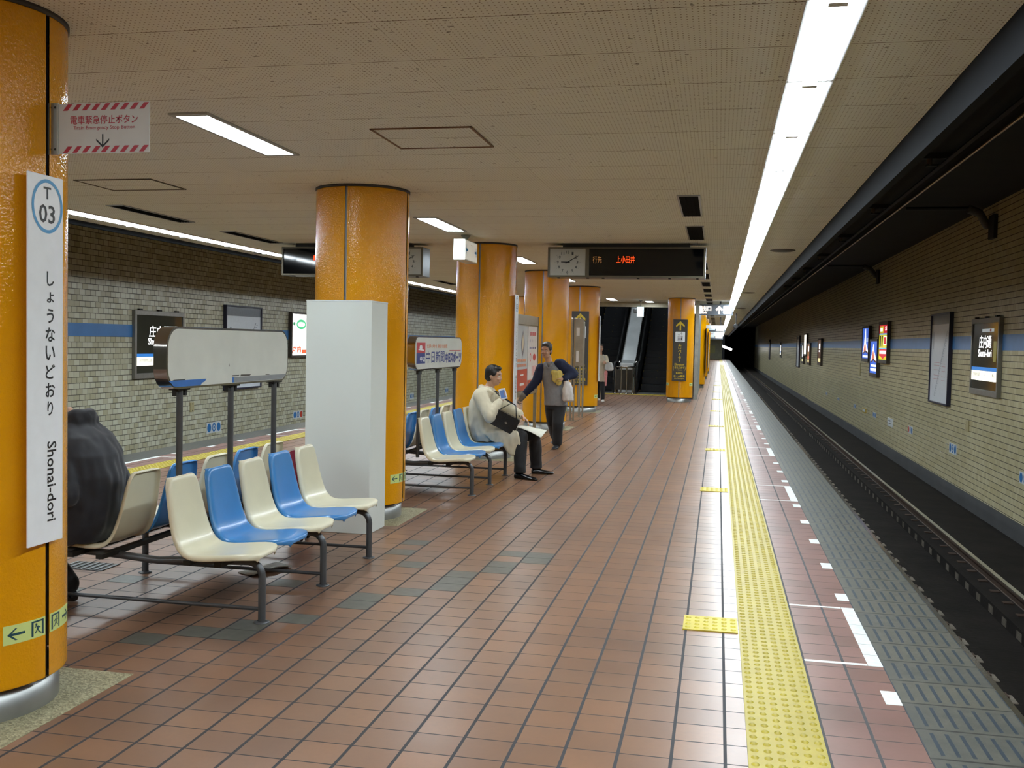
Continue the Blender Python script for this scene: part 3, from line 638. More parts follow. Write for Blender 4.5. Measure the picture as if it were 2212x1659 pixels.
build(MB().box(-2.37, -2.17, 29.5, 29.62, 2.36, 2.66), 'housing', m_wbox, s, bevel=.006); build(MB().box(-2.36, -2.18, 29.494, 29.5, 2.375, 2.645), 'light_panel', m_litc, s)
build(MB().tube([(-2.27, 29.56, 2.66), (-2.27, 29.56, 2.84)], .012, 8).lathe((-2.27, 29.56, 2.8), [(.012, 0), (.06, .04)], 12), 'rod', m_rod, s)
m_slate = M('slate_sign_body', '5d6670', .45, var=.04); m_wlit = M('lit_white_square', 'ffffff', .4, var=0, emit=3.2); m_olit = M('lit_warm_lettering', 'ffe9d4', .4, var=0, emit=2.6)
def exit_sign(y, x0, x1, z0, z1, label):
    W, H = x1-x0, z1-z0; fr = F((x0, y, z0), (1, 0, 0), (0, 0, 1)); s = thing('exit_sign', label, 'exit sign', ((x0+x1)/2, y, z0))
    build(MB().slab(fr, 0, W, 0, H, -.14, 0), 'housing', m_slate, s, bevel=.004)
    
    for a0, a1 in ((.01, .215), (.755, .965)): build(MB().poly(fr, rrect(a0*W, a1*W, .13*H, .87*H, .03), .002), 'lit_square', m_wlit, s)
    t = MB().text('出口', fr, .225*W, .45*W, .4*H, .86*H, .002, bold=.03).text('Exit', fr, .225*W, .34*W, .15*H, .38*H, .002, bold=.02)
    t.rect(fr, .635*W, .675*W, .13*H, .6*H, .002).poly(fr, [(.655*W, .88*H), (.75*W, .52*H), (.715*W, .42*H), (.655*W, .64*H), (.595*W, .42*H), (.56*W, .52*H)], .0022); build(t, 'lettering', m_olit, s)
    g = MB()
    for a in (.06*W, .66*W): g.slab(fr, a, a+.05, H, ZC-z0, -.09, -.04)
    build(g, 'hanger', m_beam, s)
exit_sign(29.4, -.735, .38, 2.435, 2.745, 'lit exit sign 出口 with up arrow and two white squares, nearest over the walkway')
m_pale = M('pale_sign_face', 'd5e0e6', .4, var=0, emit=.35); m_pink = M('pink_print', 'd0687c', .4, var=0)
def far_sign(y, x0, x1, z0, z1, label, dark):
    W, H = x1-x0, z1-z0; fr = F((x0, y, z0), (1, 0, 0), (0, 0, 1)); s = thing('hanging_sign', label, 'sign', ((x0+x1)/2, y, z0))
    build(MB().slab(fr, 0, W, 0, H, -.12, 0), 'housing', m_slate if dark else m_wbox, s)
    if dark: build(MB().poly(fr, rrect(.55*W, .95*W, .2*H, .8*H, .03), .003), 'lit_square', m_olit, s); build(MB().rect(fr, .05*W, .5*W, .35*H, .6*H, .003), 'lettering', m_pale, s)
    else:
        build(MB().rect(fr, .01*W, .46*W, .06*H, .94*H, .003), 'face', m_pale, s); build(MB().rect(fr, .46*W, .99*W, .06*H, .94*H, .003), 'lit_face', m_wlit, s)
        build(MB().rect(fr, .11*W, .17*W, .3*H, .65*H, .005).rect(fr, .19*W, .33*W, .45*H, .6*H, .005), 'print', m_pink, s)
    g = MB()
    for a in (.1*W, .8*W): g.slab(fr, a, a+.04, H, ZC-z0, -.08, -.04)
    build(g, 'hanger', m_beam, s)
far_sign(45, -.83, .27, 2.31, 2.46, 'long pale sign with a pink mark, half lit, second hanging sign over the walkway', False)
far_sign(56, -.75, .34, 2.33, 2.6, 'distant slate sign with warm lit square, third hanging sign over the walkway', True)
far_sign(68, -.7, .3, 2.2, 2.5, 'distant pale sign, fourth hanging sign over the walkway', False)
far_sign(82, -.95, .34, 2.1, 2.5, 'most distant slate sign with lit square above the end wall', True)
s = thing('platform_mirror', 'small round mirror hanging on a rod near the ceiling edge above the track', 'mirror', (.645, 40, 2.26))
build(MB().tube([(.645, 40, 2.84), (.645, 40, 2.4)], .016, 8), 'rod', m_beam, s)
rim = MB(); rim.loft([[Vector((.645+r_*math.cos(2*PI*i/24), y_, 2.34+r_*math.sin(2*PI*i/24))) for i in range(24)] for r_, y_ in ((.076, 39.95), (.098, 39.96), (.1, 39.99), (.07, 40.03))]); build(rim, 'rim', m_beam, s)
gl = MB().disc(F((.645, 39.955, 2.34), (1, 0, 0), (0, 0, 1)), 0, 0, .075, .075, 0); build(gl, 'glass', M('glowing_mirror', 'cfd6d4', .15, .2, var=0, emit=.3), s)  # faint glow in the glass stands in for reflected light
m_tunl = M('tunnel_tube_light', 'ffffff', .4, var=0, emit=8)
s = thing('tunnel_lamp', 'slanting tube lamp glowing in the dark tunnel past the platform end', 'lamp', (1.0, 125, 1.1))
build(MB().tube([(.32, 125, 1.62), (1.62, 125, 1.14)], .14, 10), 'tube', m_tunl, s); build(MB().tube([(.32, 125.16, 1.66), (1.62, 125.16, 1.18)], .1, 8), 'housing', m_beam, s)
# ------------------------------------------------------------------ benches and their advertising boards
m_cream = M('cream_plastic', 'ddd8bd', .32, var=.03, vs=6, coat=.2); m_sblue = M('blue_plastic', '3f84c4', .3, var=.04, vs=6, coat=.2)
m_pipe = M('dark_grey_pipe', '55575a', .38, .35, var=.08, vs=10); m_iron = M('black_iron', '26241f', .6, .3, var=.1)
def seat_mesh(k):
    """one moulded seat shell, facing +X, origin under its middle at floor level"""
    prof = [(.188, .396), (.178, .401), (.14, .405), (.05, .395), (-.06, .38), (-.15, .374), (-.2, .388), (-.236, .425), (-.26, .48), (-.277, .55), (-.291, .63), (-.304, .71), (-.312, .768), (-.314, .79)]
    wid = [.1, .155, .19, .2, .2, .195, .19, .185, .18, .172, .163, .153, .142, .105]
    P = [Vector((a, 0, b)) for a, b in prof]; n = 11; rows = []
    NR = []
    for i, p in enumerate(P):
        d = (P[min(i+1, len(P)-1)]-P[max(i-1, 0)]).normalized(); NR.append(Vector((d.z, 0, -d.x)))   # points to the sitter
    for i, p in enumerate(P):
        dish = .018*math.sin(PI*min(1, max(0, i/(len(P)-1)))); r = []
        nr = NR[i] if NR[i].x+NR[i].z > 0 else -NR[i]
        for j in range(n):
            s = -1+2*j/(n-1); r.append(p+Vector((0, s*wid[i]*k, 0))+nr*(dish*(abs(s)**2.2)))
        for sgn, idx in ((-1, 0), (1, len(r))):
            e = p+Vector((0, sgn*(wid[i]*k+.004), 0))+nr*(dish-.03); r.insert(0 if sgn < 0 else len(r), e)
        rows.append(r)
    f0 = [v+Vector((.002, 0, -.02)) for v in rows[0]]; f1 = [v+Vector((-.024, 0, -.012)) for v in rows[-1]]
    rows = [f0]+rows+[f1]; m = MB(); w_ = len(rows[0]); vs = [v for r in rows for v in r]
    m.add(vs, [(i*w_+j, i*w_+j+1, (i+1)*w_+j+1, (i+1)*w_+j) for i in range(len(rows)-1) for j in range(w_-1)], 0, True)
    return m
_SEAT = {}
def add_seat(parent, x, y, flip, mt, k, label):
    key = (mt.name, k)
    if key not in _SEAT:
        o = build(seat_mesh(k), 'seat', mt, base=(0, 0, 0), solid=.007, sub=1); _SEAT[key] = o
    else: o = _SEAT[key].copy(); COL.objects.link(o)
    b = BASE[parent.name]; o.parent = parent; o.location = (x-b.x, y-b.y, -b.z); o.rotation_euler = (0, 0, PI if flip else 0); o['label'] = label
    return o
BX = -3.0
def bench(ys, legs, k, label):
    b = thing('bench', label, 'bench', (BX, (legs[0]+legs[-1])/2, 0))
    for y in legs:
        m = MB(); p = [(BX+.615, y, .0), (BX+.615, y, .25)]+arc((BX+.535, y, .25), .08, 0, PI/2, 6, (1, 0, 0), (0, 0, 1))+[(BX+.3, y, .322), (BX, y, .302), (BX-.3, y, .322)]+arc((BX-.535, y, .25), .08, PI/2, PI, 6, (1, 0, 0), (0, 0, 1))+[(BX-.615, y, 0)]
        m.tube(p, .021, 10); build(m, 'leg_frame', m_pipe, b)
        build(MB().tube([(BX-.6, y, .075), (BX+.6, y, .075)], .011, 8), 'stretcher', m_pipe, b)
        for s in (-1, 1): build(MB().lathe((BX+s*.615, y, 0), [(.042, 0), (.042, .007), (.024, .011)], 14), 'foot_flange', m_pipe, b)
    for s in (-1, 1):
        for dx in (.26, .44):
            build(MB().box(BX+s*dx-.02, BX+s*dx+.02, ys[0]-.14, ys[-1]+.14, .326, .352), 'seat_rail', m_iron, b)
        for i, y in enumerate(ys):
            c = (i % 2 == 0)
            add_seat(b, BX+s*.47, y+(0.12 if s < 0 else 0), s < 0, m_cream if c else m_sblue, k, ('cream' if c else 'blue')+' moulded plastic seat')
    return b
bench([4.96+.415*i for i in range(5)], [4.986, 5.843, 6.683], 1.0, 'double-sided bench of cream and blue seats below the blank white board')
bench([9.55+.44*i for i in range(5)], [9.70, 10.5, 11.3], 1.06, 'double-sided bench of cream and blue seats below the newspaper advertising board')
m_chrome = M('chrome_rim', '9d9892', .14, 1., var=.04, vs=3); m_wbd = M('worn_white_board', 'd9dcd4', .35, var=.04, vs=5)
m_bpr = M('blue_sticker_remnant', '2f6fbf', .45, var=.05); m_gpr = M('grey_sticker_strip', '8b9093', .5, var=.05); m_scuff = M('dark_scuff', '4b4a44', .7, var=.1)
def board(y0, y1, z0, z1, posts, label, name):
    s = thing('advertising_board', label, 'advertising board', (BX+.02, (y0+y1)/2, 0)); fr = F((BX+.02, 0, 0), (0, 1, 0), (0, 0, 1)); r = .115
    build(MB().prism(fr, rrect(y0, y1, z0, z1, r, 8), -.04, .04, smooth=True), 'rim', m_chrome, s, bevel=.004)
    fa = build(MB().prism(fr, rrect(y0+.012, y1-.012, z0+.012, z1-.012, r-.01, 8), .04, .0425), 'face_panel', m_wbd, s)
    build(MB().prism(fr, rrect(y0+.012, y1-.012, z0+.012, z1-.012, r-.01, 8), -.0425, -.04), 'rear_panel', m_wbd, s)
    for y in posts:
        build(MB().tube([(BX, y, .345), (BX, y, z0)], .0185, 12), 'post', m_pipe, s)
        build(MB().box(BX-.03, BX+.03, y-.065, y+.065, z0-.012, z0+.0).box(BX-.012, BX+.012, y-.06, y-.04, z0-.045, z0-.012).box(BX-.012, BX+.012, y+.04, y+.06, z0-.045, z0-.012), 'post_clamp', m_iron, s)
    return s, F((BX+.0625, 0, 0), (0, 1, 0), (0, 0, 1)), fa
s, fr, fa = board(4.95, 6.515, 1.25, 1.597, [5.19, 5.8, 6.425], 'blank white rounded board with torn blue and grey sticker remnants above the nearer bench', 'blank')
build(MB().poly(fr, [(4.965, 1.298), (5.38, 1.298), (5.36, 1.283), (5.33, 1.276), (5.31, 1.262), (5.04, 1.262), (5.01, 1.27), (5.0, 1.279)], .0006).rect(fr, 5.695, 5.72, 1.264, 1.297, .0006), 'blue_remnant', m_bpr, s)
build(MB().poly(fr, [(5.72, 1.264), (6.41, 1.264), (6.47, 1.285), (6.485, 1.297), (5.72, 1.297)], .0007), 'grey_strip', m_gpr, s)
build(MB().poly(fr, [(5.0, 1.298), (5.14, 1.298), (5.14, 1.304), (5.02, 1.303)], .0008).poly(fr, [(5.69, 1.302), (5.78, 1.302), (5.79, 1.309), (5.7, 1.31)], .0008).poly(fr, [(5.8, 1.3), (5.93, 1.3), (5.95, 1.309), (5.81, 1.311)], .0008).poly(fr, [(5.655, 1.365), (5.662, 1.365), (5.657, 1.385)], .0008).rect(fr, 6.16, 6.22, 1.299, 1.304, .0008), 'scuff', m_scuff, s)
s, fr, fa = board(9.49, 11.345, 1.245, 1.59, [9.84, 10.54, 11.25], 'white newspaper advertising board with red and navy squares above the farther bench', 'news')
m_nr = M('ad_red', 'c8353f', .4, var=0); m_nv = M('ad_navy', '273a86', .4, var=0); m_or2 = M('ad_orange', 'd9824f', .45, var=0); m_wp = M('ad_white', 'eef0f2', .4, var=0)
lg = build(MB().rect(fr, 9.545, 9.845, 1.42, 1.525, .0006), 'red_square', m_nr, s); build(MB().text('☀', fr, 9.6, 9.8, 1.44, 1.51, .0012) if False else MB().disc(fr, 9.69, 1.475, .05, .026, .0012).poly(fr, [(9.6, 1.45), (9.79, 1.44), (9.8, 1.452), (9.61, 1.463)], .0013), 'emblem', m_wp, lg)
lg = build(MB().rect(fr, 9.54, 9.843, 1.312, 1.42, .0006), 'navy_square', m_nv, s); build(MB().text('中日', fr, 9.66, 9.83, 1.33, 1.385, .0012, bold=.03), 'lettering', m_wp, lg)
build(MB().text('世界の動き 身近な話題', fr, 9.9, 10.69, 1.468, 1.51, .0008, bold=.02), 'orange_lettering', m_or2, s)
build(MB().text('中日新聞', fr, 9.87, 10.58, 1.312, 1.44, .0008, bold=.012).text('中日', fr, 10.62, 10.82, 1.305, 1.42, .0008, bold=.06).text('スポーツ', fr, 10.82, 11.31, 1.3, 1.43, .0008, bold=.06), 'lettering', m_nv, s)
build(MB().rect(fr, 10.78, 11.28, 1.436, 1.444, .0009), 'red_line', m_nr, s)
# newspaper on the floor under the bench
m_news = M('folded_newspaper', 'b9b6ad', .7, var=.12, vs=30)
m = MB(); c = [Vector((-3.04, 6.0, 0)), Vector((-2.93, 6.36, 0)), Vector((-2.77, 6.24, 0)), Vector((-2.9, 5.93, 0))]; n = 8
vs = []
for i in range(n+1):
    for j in range(5):
        u, v = i/n, j/4; a = c[0].lerp(c[1], u); b = c[3].lerp(c[2], u); p = a.lerp(b, v); p.z = .004+.018*math.sin(PI*u)*v+.02*max(0, v-.6); vs.append(p)
m.add(vs, [(i*5+j, i*5+j+1, (i+1)*5+j+1, (i+1)*5+j) for i in range(n) for j in range(4)], 0, True)
np_ = one(m, 'newspaper', m_news, 'folded newspaper lying on the floor under the nearer bench', 'newspaper', base=(-2.91, 6.13, 0), solid=.006)
# pale cabinet
m_cab = M('pale_grey_cabinet', 'd9dfda', .55, var=.02, vs=2)
cb = thing('cabinet', 'blank pale grey upright cabinet standing against the second orange pillar', 'cabinet', (-2.945, 7.665, 0))
build(MB().box(-3.222, -2.672, 7.48, 7.86, .0, 1.845), 'body', m_cab, cb, bevel=.004); build(MB().box(-3.224, -2.670, 7.478, 7.862, 1.838, 1.852), 'top_panel', m_cab, cb, bevel=.003)
# dark red case
m_mar = M('dark_red_shell', '7a1f33', .35, var=.05)
cs = thing('suitcase', 'dark red rounded case peeping out between the last cream seat and the grey cabinet', 'suitcase', (-3.18, 7.16, 0)); fr = F((0, 7.16, 0), (1, 0, 0), (0, 0, 1))
cpr = rrect(-3.085, -2.955, .05, .70, .055, 6)
cpr = [(a-.105*0, b) for a, b in cpr]
build(MB().prism(F((-.085, 7.04, 0), (1, 0, 0), (0, 0, 1)), [(a+.0, b) for a, b in cpr], -.2, 0), 'shell', m_mar, cs, bevel=.02)
for x in (-3.13, -3.07):
    for y in (7.08, 7.2): build(MB().ball((x, y, .026), .02, .02, .026, 8), 'wheel', m_iron, cs)
# drain grate
m_grt = M('grey_drain_grate', '6d7072', .5, .4)
dg_ = thing('drain_grate', 'grey metal drain grate in the floor behind the nearest pillar', 'drain grate', (-4.07, 5.9, 0)); g = MB()
for i in range(7): g.box(-4.22+i*.05, -4.2+i*.05, 5.8, 6.0, .0015, .006)
build(g, 'bars', m_grt, dg_); build(MB().box(-4.23, -3.9, 5.79, 6.01, .0003, .0018), 'frame', m_iron, dg_)

# ------------------------------------------------------------------ poster stand and slim metal stand
m_bal = M('brown_anodised_frame', '8b8069', .4, .5, var=.05); m_pgl = M('poster_pale_blue', 'ccd6dd', .25, var=.02); m_pwh = M('poster_white', 'e3e6ea', .25, var=.02); m_prd = M('poster_red', 'c4433f', .3, var=.03)
ps = thing('poster_stand', 'brown framed stand holding two red and white posters, beside the standing man', 'poster stand', (XC, 15.95, 0)); fr = F((XC+.03, 15.0, 0), (0, 1, 0), (0, 0, 1))
build(MB().slab(fr, 0, 1.95, .72, 1.985, -.06, -.006), 'back_panel', m_bal, ps); f = MB()
for a0, a1, b0, b1 in ((0, 1.95, 1.83, 1.985), (0, 1.95, .69, .76), (0, .05, .69, 1.985), (1.9, 1.95, .69, 1.985)): f.slab(fr, a0, a1, b0, b1, -.06, .008)
build(f, 'frame', m_bal, ps, bevel=.003)
for a in (.06, 1.86): build(MB().slab(fr, a, a+.05, 0, .69, -.05, 0), 'leg', m_bal, ps); build(MB().slab(fr, a-.01, a+.06, 0, .015, -.28, .22), 'foot', m_bal, ps)
p1 = build(MB().slab(fr, .1, .98, .78, 1.81, -.006, 0), 'poster', m_pgl, ps, label='pale blue poster with a slender leaf shape and red foot'); p2 = build(MB().slab(fr, 1.02, 1.87, .78, 1.81, -.006, 0), 'poster', m_pwh, ps, label='white poster with red and navy words')
build(MB().rect(fr, .1, .98, .78, 1.12, .001), 'red_foot', m_prd, p1); build(MB().rect(fr, 1.02, 1.87, .78, .93, .001), 'red_foot', m_prd, p2)
m_leaf = M('poster_leaf_brown', '6d6a70', .4, var=.1); m_leaf2 = M('poster_leaf_cream', 'd9c9a8', .4, var=.1)
lf = lambda w_, h0, h1: [(.58+w_*math.sin(PI*i/12), h0+(h1-h0)*i/12) for i in range(13)]+[(.58-w_*math.sin(PI*i/12), h0+(h1-h0)*i/12) for i in range(11, 0, -1)]
build(MB().poly(fr, lf(.14, 1.32, 1.74), .001), 'leaf_print', m_leaf, p1); build(MB().poly(fr, lf(.06, 1.4, 1.68), .0015), 'leaf_core_print', m_leaf2, p1)
m = MB()
for b, n in ((1.24, 7), (1.16, 9)):
    for i in range(n): m.rect(fr, .16+i*.76/n, .16+(i+.7)*.76/n, b, b+.045, .001)
build(m, 'orange_print', m_or2, p1)
m = MB().disc(fr, 1.6, 1.3, .13, .06, .001).ring(fr, 1.25, 1.3, .07, .07, .02, .001)
for i in range(3): m.rect(fr, 1.2+i*.18, 1.32+i*.18, 1.66, 1.72, .001)
for i in range(3): m.rect(fr, 1.4+i*.13, 1.45+i*.13, 1.0, 1.16, .001)
build(m, 'red_print', m_nr, p2); m = MB()
for i in range(4): m.rect(fr, 1.15+i*.16, 1.26+i*.16, 1.44, 1.475, .001).rect(fr, 1.18+i*.17, 1.22+i*.17, 1.55, 1.6, .001)
build(m, 'navy_print', m_nv, p2); build(MB().text('お知らせ', fr, .3, .5, 1.04, 1.07, .0015) if False else MB().rect(fr, .42, .68, 1.02, 1.04, .0015).rect(fr, .38, .72, .86, .9, .0015), 'white_print', m_wp, p1)
m_postst = M('stainless_post', 'a6a69c', .3, .8, var=.08, vs=4); m_acr = M('hazy_plastic_panel', 'a8a49a', .2, var=.1, vs=8, alpha=.75)
rk = thing('leaflet_stand', 'slim stainless stand with a hazy panel, in front of the half hidden elevator sign', 'stand', (-2.8, 20.2, 0))
for x, y, h in ((-2.86, 19.75, 2.05), (-2.8, 19.75, 2.05), (-2.83, 20.8, 2.0), (-2.76, 20.8, 2.0)): build(MB().slab(F((x, y, 0), (1, 0, 0), (0, 1, 0)), -.018, .018, -.018, .018, 0, h), 'post', m_postst, rk, bevel=.004)
build(MB().box(-2.79, -2.63, 19.7, 19.76, 1.1, 2.04), 'panel', m_acr, rk, bevel=.004); build(MB().box(-2.76, -2.7, 19.69, 19.7, 1.7, 1.86).box(-2.76, -2.71, 19.69, 19.7, 1.18, 1.4), 'leaflet', m_pwh, rk)
build(MB().box(-2.92, -2.7, 19.7, 19.8, 0, .012).box(-2.9, -2.7, 20.75, 20.85, 0, .012), 'foot_plate', m_postst, rk)

# ------------------------------------------------------------------ escalators
m_step = M('black_escalator_step', '212429', .5, .2, var=.1); m_ylw = M('worn_yellow_edge', '7d6a1c', .6); m_dkp = M('dark_balustrade', '17191d', .35, var=.05); m_hand = M('black_rubber_handrail', '0f0f11', .5); m_ss = M('bright_stainless', 'd0d4d4', .35, .35, var=.08, vs=2)
def escalator(x0, x1, label):
    e = thing('escalator', label, 'escalator', ((x0+x1)/2, 31.6, 0))
    build(MB().box(x0, x1, 31.5, 32.3, .0, .012), 'comb_plate', M('comb_plate_metal', '7b7f80', .4, .7), e)
    build(MB().box(x0-.01, x1+.01, 31.52, 32.28, -.001, .004) if False else MB().box(x0, x0+.05, 31.5, 40, -.02, .02), 'floor_rail', m_dkp, e)
    for k in range(19):
        y = 32.3+k*.385; z = max(0, k-1)*.222
        s = build(MB().box(x0+.06, x1-.06, y, y+.405, z-.2, z+.0+.016), 'step', m_step, e)
        yb = MB().box(x0+.06, x0+.085, y-.004, y+.03, z-.02, z+.018).box(x1-.085, x1-.06, y-.004, y+.03, z-.02, z+.018); xm = (x0+x1)/2; yb.box(xm-.012, xm+.012, y-.003, y+.02, z+.004, z+.018)
        build(yb, 'edge_marking', m_ylw, s)
    for s, xx in ((-1, x0), (1, x1)):
        fr = F((xx, 0, 0), (0, 1, 0), (0, 0, 1)); pr = [(32.0, 0), (40, 3.6), (40, 4.9), (33.0, .93), (32.2, .9), (31.95, .7), (31.92, .4)]
        build(MB().prism(fr, pr, -.03, .03), 'balustrade', m_dkp, e)
        build(MB().tube([(xx, 31.98, .35), (xx, 31.93, .6), (xx, 32.05, .85), (xx, 32.3, .96), (xx, 33.0, .99), (xx, 40, 4.95)], .036, 10), 'handrail', m_hand, e)
escalator(-4.28, -3.26, 'dark escalator left of the steel divider, partly behind the orange pillar'); escalator(-2.52, -1.44, 'dark escalator between the steel divider and the slimmer orange pillar')
for i, (x, y) in enumerate(((-3.75, 34.5), (-2.0, 34.5), (-3.75, 37.5), (-2.0, 37.5))):  # unseen lamps, added to brighten the escalator steps and divider
    z = 5.6+(y-34.5)*.55; t = thing('added_shaft_lamp', 'unseen lamp added high in the escalator shaft', 'ceiling lamp', (x, y, z), 'unseen lamps added in the escalator shaft')
    build(MB().box(x-.12, x+.12, y-.6, y+.6, z, z+.06), 'housing', m_house, t); build(MB().box(x-.1, x+.1, y-.58, y+.58, z-.01, z), 'light_panel', m_tube2, t)
    build(MB().tube([(x, y, z+.06), (x, y, 7.0)], .02, 8), 'hanger_rod', m_rod, t)
dv = thing('escalator_divider', 'bright stainless steel slope between the two escalators', 'divider', (-2.9, 33, 0)); fr = F((-2.89, 0, 0), (0, 1, 0), (0, 0, 1))
build(MB().prism(fr, [(32.55, 0), (40, 3.6), (40, 4.95), (33.2, 1.03), (32.9, .93), (32.6, .8)], -.27, .27), 'slope_panel', m_ss, dv)
for s in (-1, 1): build(MB().tube([(-2.89+s*.27, 32.55, .5), (-2.89+s*.27, 32.6, .86), (-2.89+s*.27, 32.95, 1.0), (-2.89+s*.27, 33.3, 1.13), (-2.89+s*.27, 40, 5.0)], .055, 12), 'edge_roll', m_chrome, dv)
build(MB().box(-3.12, -2.66, 32.45, 32.65, .55, .95).box(-3.02, -2.76, 36.0, 36.2, 2.68, 2.85), 'end_cap', m_ss, dv, bevel=.04)
gr_ = thing('guard_rail', 'chrome guard rail with posts at the foot of the steel divider', 'guard rail', (-2.85, 31.6, 0))
for x, y in ((-3.15, 31.45), (-2.95, 31.3), (-2.78, 31.3), (-2.6, 31.45)):
    build(MB().tube([(x, y, 0), (x, y, .84)], .022, 10).lathe((x, y, 0), [(.05, 0), (.05, .02), (.022, .03)], 12), 'post', m_chrome, gr_)
build(MB().tube([(-3.15, 31.45, .84), (-2.95, 31.3, .84), (-2.78, 31.3, .84), (-2.6, 31.45, .84), (-2.6, 32.3, .84)], .024, 10), 'top_rail', m_chrome, gr_)
build(MB().box(-3.13, -2.62, 31.36, 31.38, .12, .76), 'dark_panel', M('smoked_panel', '2a2620', .15, var=.1), gr_)
build(MB().tube([(-2.6, 32.3, .84), (-2.6, 32.3, 0)], .03, 10), 'end_post', m_chrome, gr_)

# ------------------------------------------------------------------ things on the two tiled walls
m_alu = M('aluminium_frame', '8d8a84', .4, .6, var=.06); m_glass = M('dark_sign_glass', '45443a', .07, var=.05, vs=3); m_stxt = M('lit_white_lettering', 'ffffff', .4, var=0, emit=1.6); m_sstr = M('lit_white_strip', 'fbf9e6', .4, var=0, emit=1.1); m_sblu = M('lit_blue_stripe', '2e86e0', .4, var=0, emit=.5)
def wall_frame(right, y):  # reading direction for a viewer on the platform
    return F((XR, y, 0), (0, -1, 0), (0, 0, 1)) if right else F((XL, y, 0), (0, 1, 0), (0, 0, 1))
def station_box(right, y, W, z0, z1, label, extra):
    H = z1-z0; fr = wall_frame(right, y); fr.o.z = z0; s = thing('station_sign', label, 'station sign', fr.p(W/2, 0, 0)); f = MB(); t = .055
    for a0, a1, b0, b1 in ((0, W, H-.085, H), (0, W, 0, .1), (0, t, .1, H-.085), (W-t, W, .1, H-.085)): f.slab(fr, a0, a1, b0, b1, 0, .07)
    build(f, 'frame', m_alu, s, bevel=.004); g = build(MB().slab(fr, t, W-t, .1, H-.085, 0, .05), 'glass', m_glass, s)
    build(MB().text('庄内通', fr, .28*W, .72*W, .61*H, .78*H, .052, bold=.01).text('Shonai-dori', fr, .26*W, .74*W, .5*H, .598*H, .052, bold=.01), 'lettering', m_stxt, g)
    build(MB().rect(fr, t, W-t, .32*H, .365*H, .052), 'blue_stripe', m_sblu, g); st = build(MB().rect(fr, t, W-t, .19*H, .318*H, .052), 'white_strip', m_sstr, g)
    build(MB().text('庄内緑地公園', fr, .09*W, .34*W, .245*H, .295*H, .054).text('浄心', fr, .78*W, .9*W, .24*H, .29*H, .054).poly(fr, [(.5*W, .25*H), (.53*W, .265*H), (.5*W, .28*H)], .054), 'small_lettering', m_ink, st)
    k = MB()
    for a in (.12, .5, .86): k.slab(fr, a*W-.05, a*W+.05, H, H+.03, .01, .06)
    build(k, 'top_catch', m_iron, s)
    if extra:
        pl = build(MB().rect(fr, .38*W, .8*W, .82*H, .86*H, .052), 'notice_strip', m_pale, g); build(MB().rect(fr, .66*W, .71*W, .825*H, .855*H, .053), 'red_mark', m_nr, pl)
        build(MB().rect(fr, .8*W, .9*W, .44*H, .7*H, .0515), 'yellow_sticker', M('yellow_sticker', 'b5a62e', .4), g)
    return s
def wall_map(right, y, W, z0, z1, label, detail=True):
    H = z1-z0; fr = wall_frame(right, y); fr.o.z = z0; s = thing('line_map', label, 'map', fr.p(W/2, 0, 0)); m_mf = M('navy_black_frame', '25243a', .4, var=.04); f = MB(); t = .035
    for a0, a1, b0, b1 in ((0, W, H-t, H), (0, W, 0, t), (0, t, t, H-t), (W-t, W, t, H-t)): f.slab(fr, a0, a1, b0, b1, 0, .08)
    build(f, 'frame', m_mf, s, bevel=.004); p = build(MB().slab(fr, t, W-t, t, H-t, 0, .05), 'map_sheet', M('map_sheet', 'e2e9f1', .25, var=.02), s)
    build(MB().rect(fr, t, W-t, H*.875, H-t, .051), 'grey_header', M('map_header', '7d828a', .2, var=.03), p)
    if detail:
        k = MB(); a0, b0, a1, b1 = .25*W, .08*H, .85*W, .8*H
        k.poly(fr, [(a0, b0), (a0+.03, b0), (a1, b1), (a1-.03, b1)], .052)
        for i in range(26):
            u = i/26; ax, bx = a0+(a1-a0)*u, b0+(b1-b0)*u; k.rect(fr, ax+.04, ax+.12, bx, bx+.01, .052)
        k.rect(fr, .15*W, .16*W, .62*H, .74*H, .052).text('1', fr, .12*W, .15*W, .66*H, .74*H, .052) if not right else k.rect(fr, .13*W, .15*W, .6*H, .8*H, .052)
        build(k, 'route_print', M('map_print_grey', '7c8896', .5, var=0), p); k = MB()
        for b in (.42, .45, .37, .31, .27): k.rect(fr, .2*W, .5*W, b*H, b*H+.008, .0525).rect(fr, .62*W, .8*W, b*H-.02, b*H-.012, .0525)
        build(k, 'red_print', M('map_print_red', 'a86a78', .5, var=0), p)
    return s
station_box(True, 19.22, 1.80, .80, 2.12, 'lit station sign 庄内通 on the ochre wall beyond the track, with a yellow sticker', True)
station_box(False, 16.72, 1.74, .72, 2.0, 'lit station sign 庄内通 half hidden behind the blank white board', False)
station_box(True, 76.1, 1.5, .8, 2.0, 'distant lit station sign on the ochre wall, far beyond the advertisement boxes', False)
wall_map(True, 22.72, 1.78, .46, 2.32, 'tall pale route map on the ochre wall next to the station sign'); wall_map(False, 20.2, 1.75, .36, 2.24, 'tall pale map on the far tiled wall above and below the blank board')
wall_map(True, 60.0, 1.9, .45, 2.25, 'distant pale map on the ochre wall, past the brown advertisement', False); wall_map(True, 92.2, 1.3, .45, 2.25, 'most distant pale map on the ochre wall', False)
m_adf = M('dark_bronze_frame', '4f463f', .45, .4, var=.05)
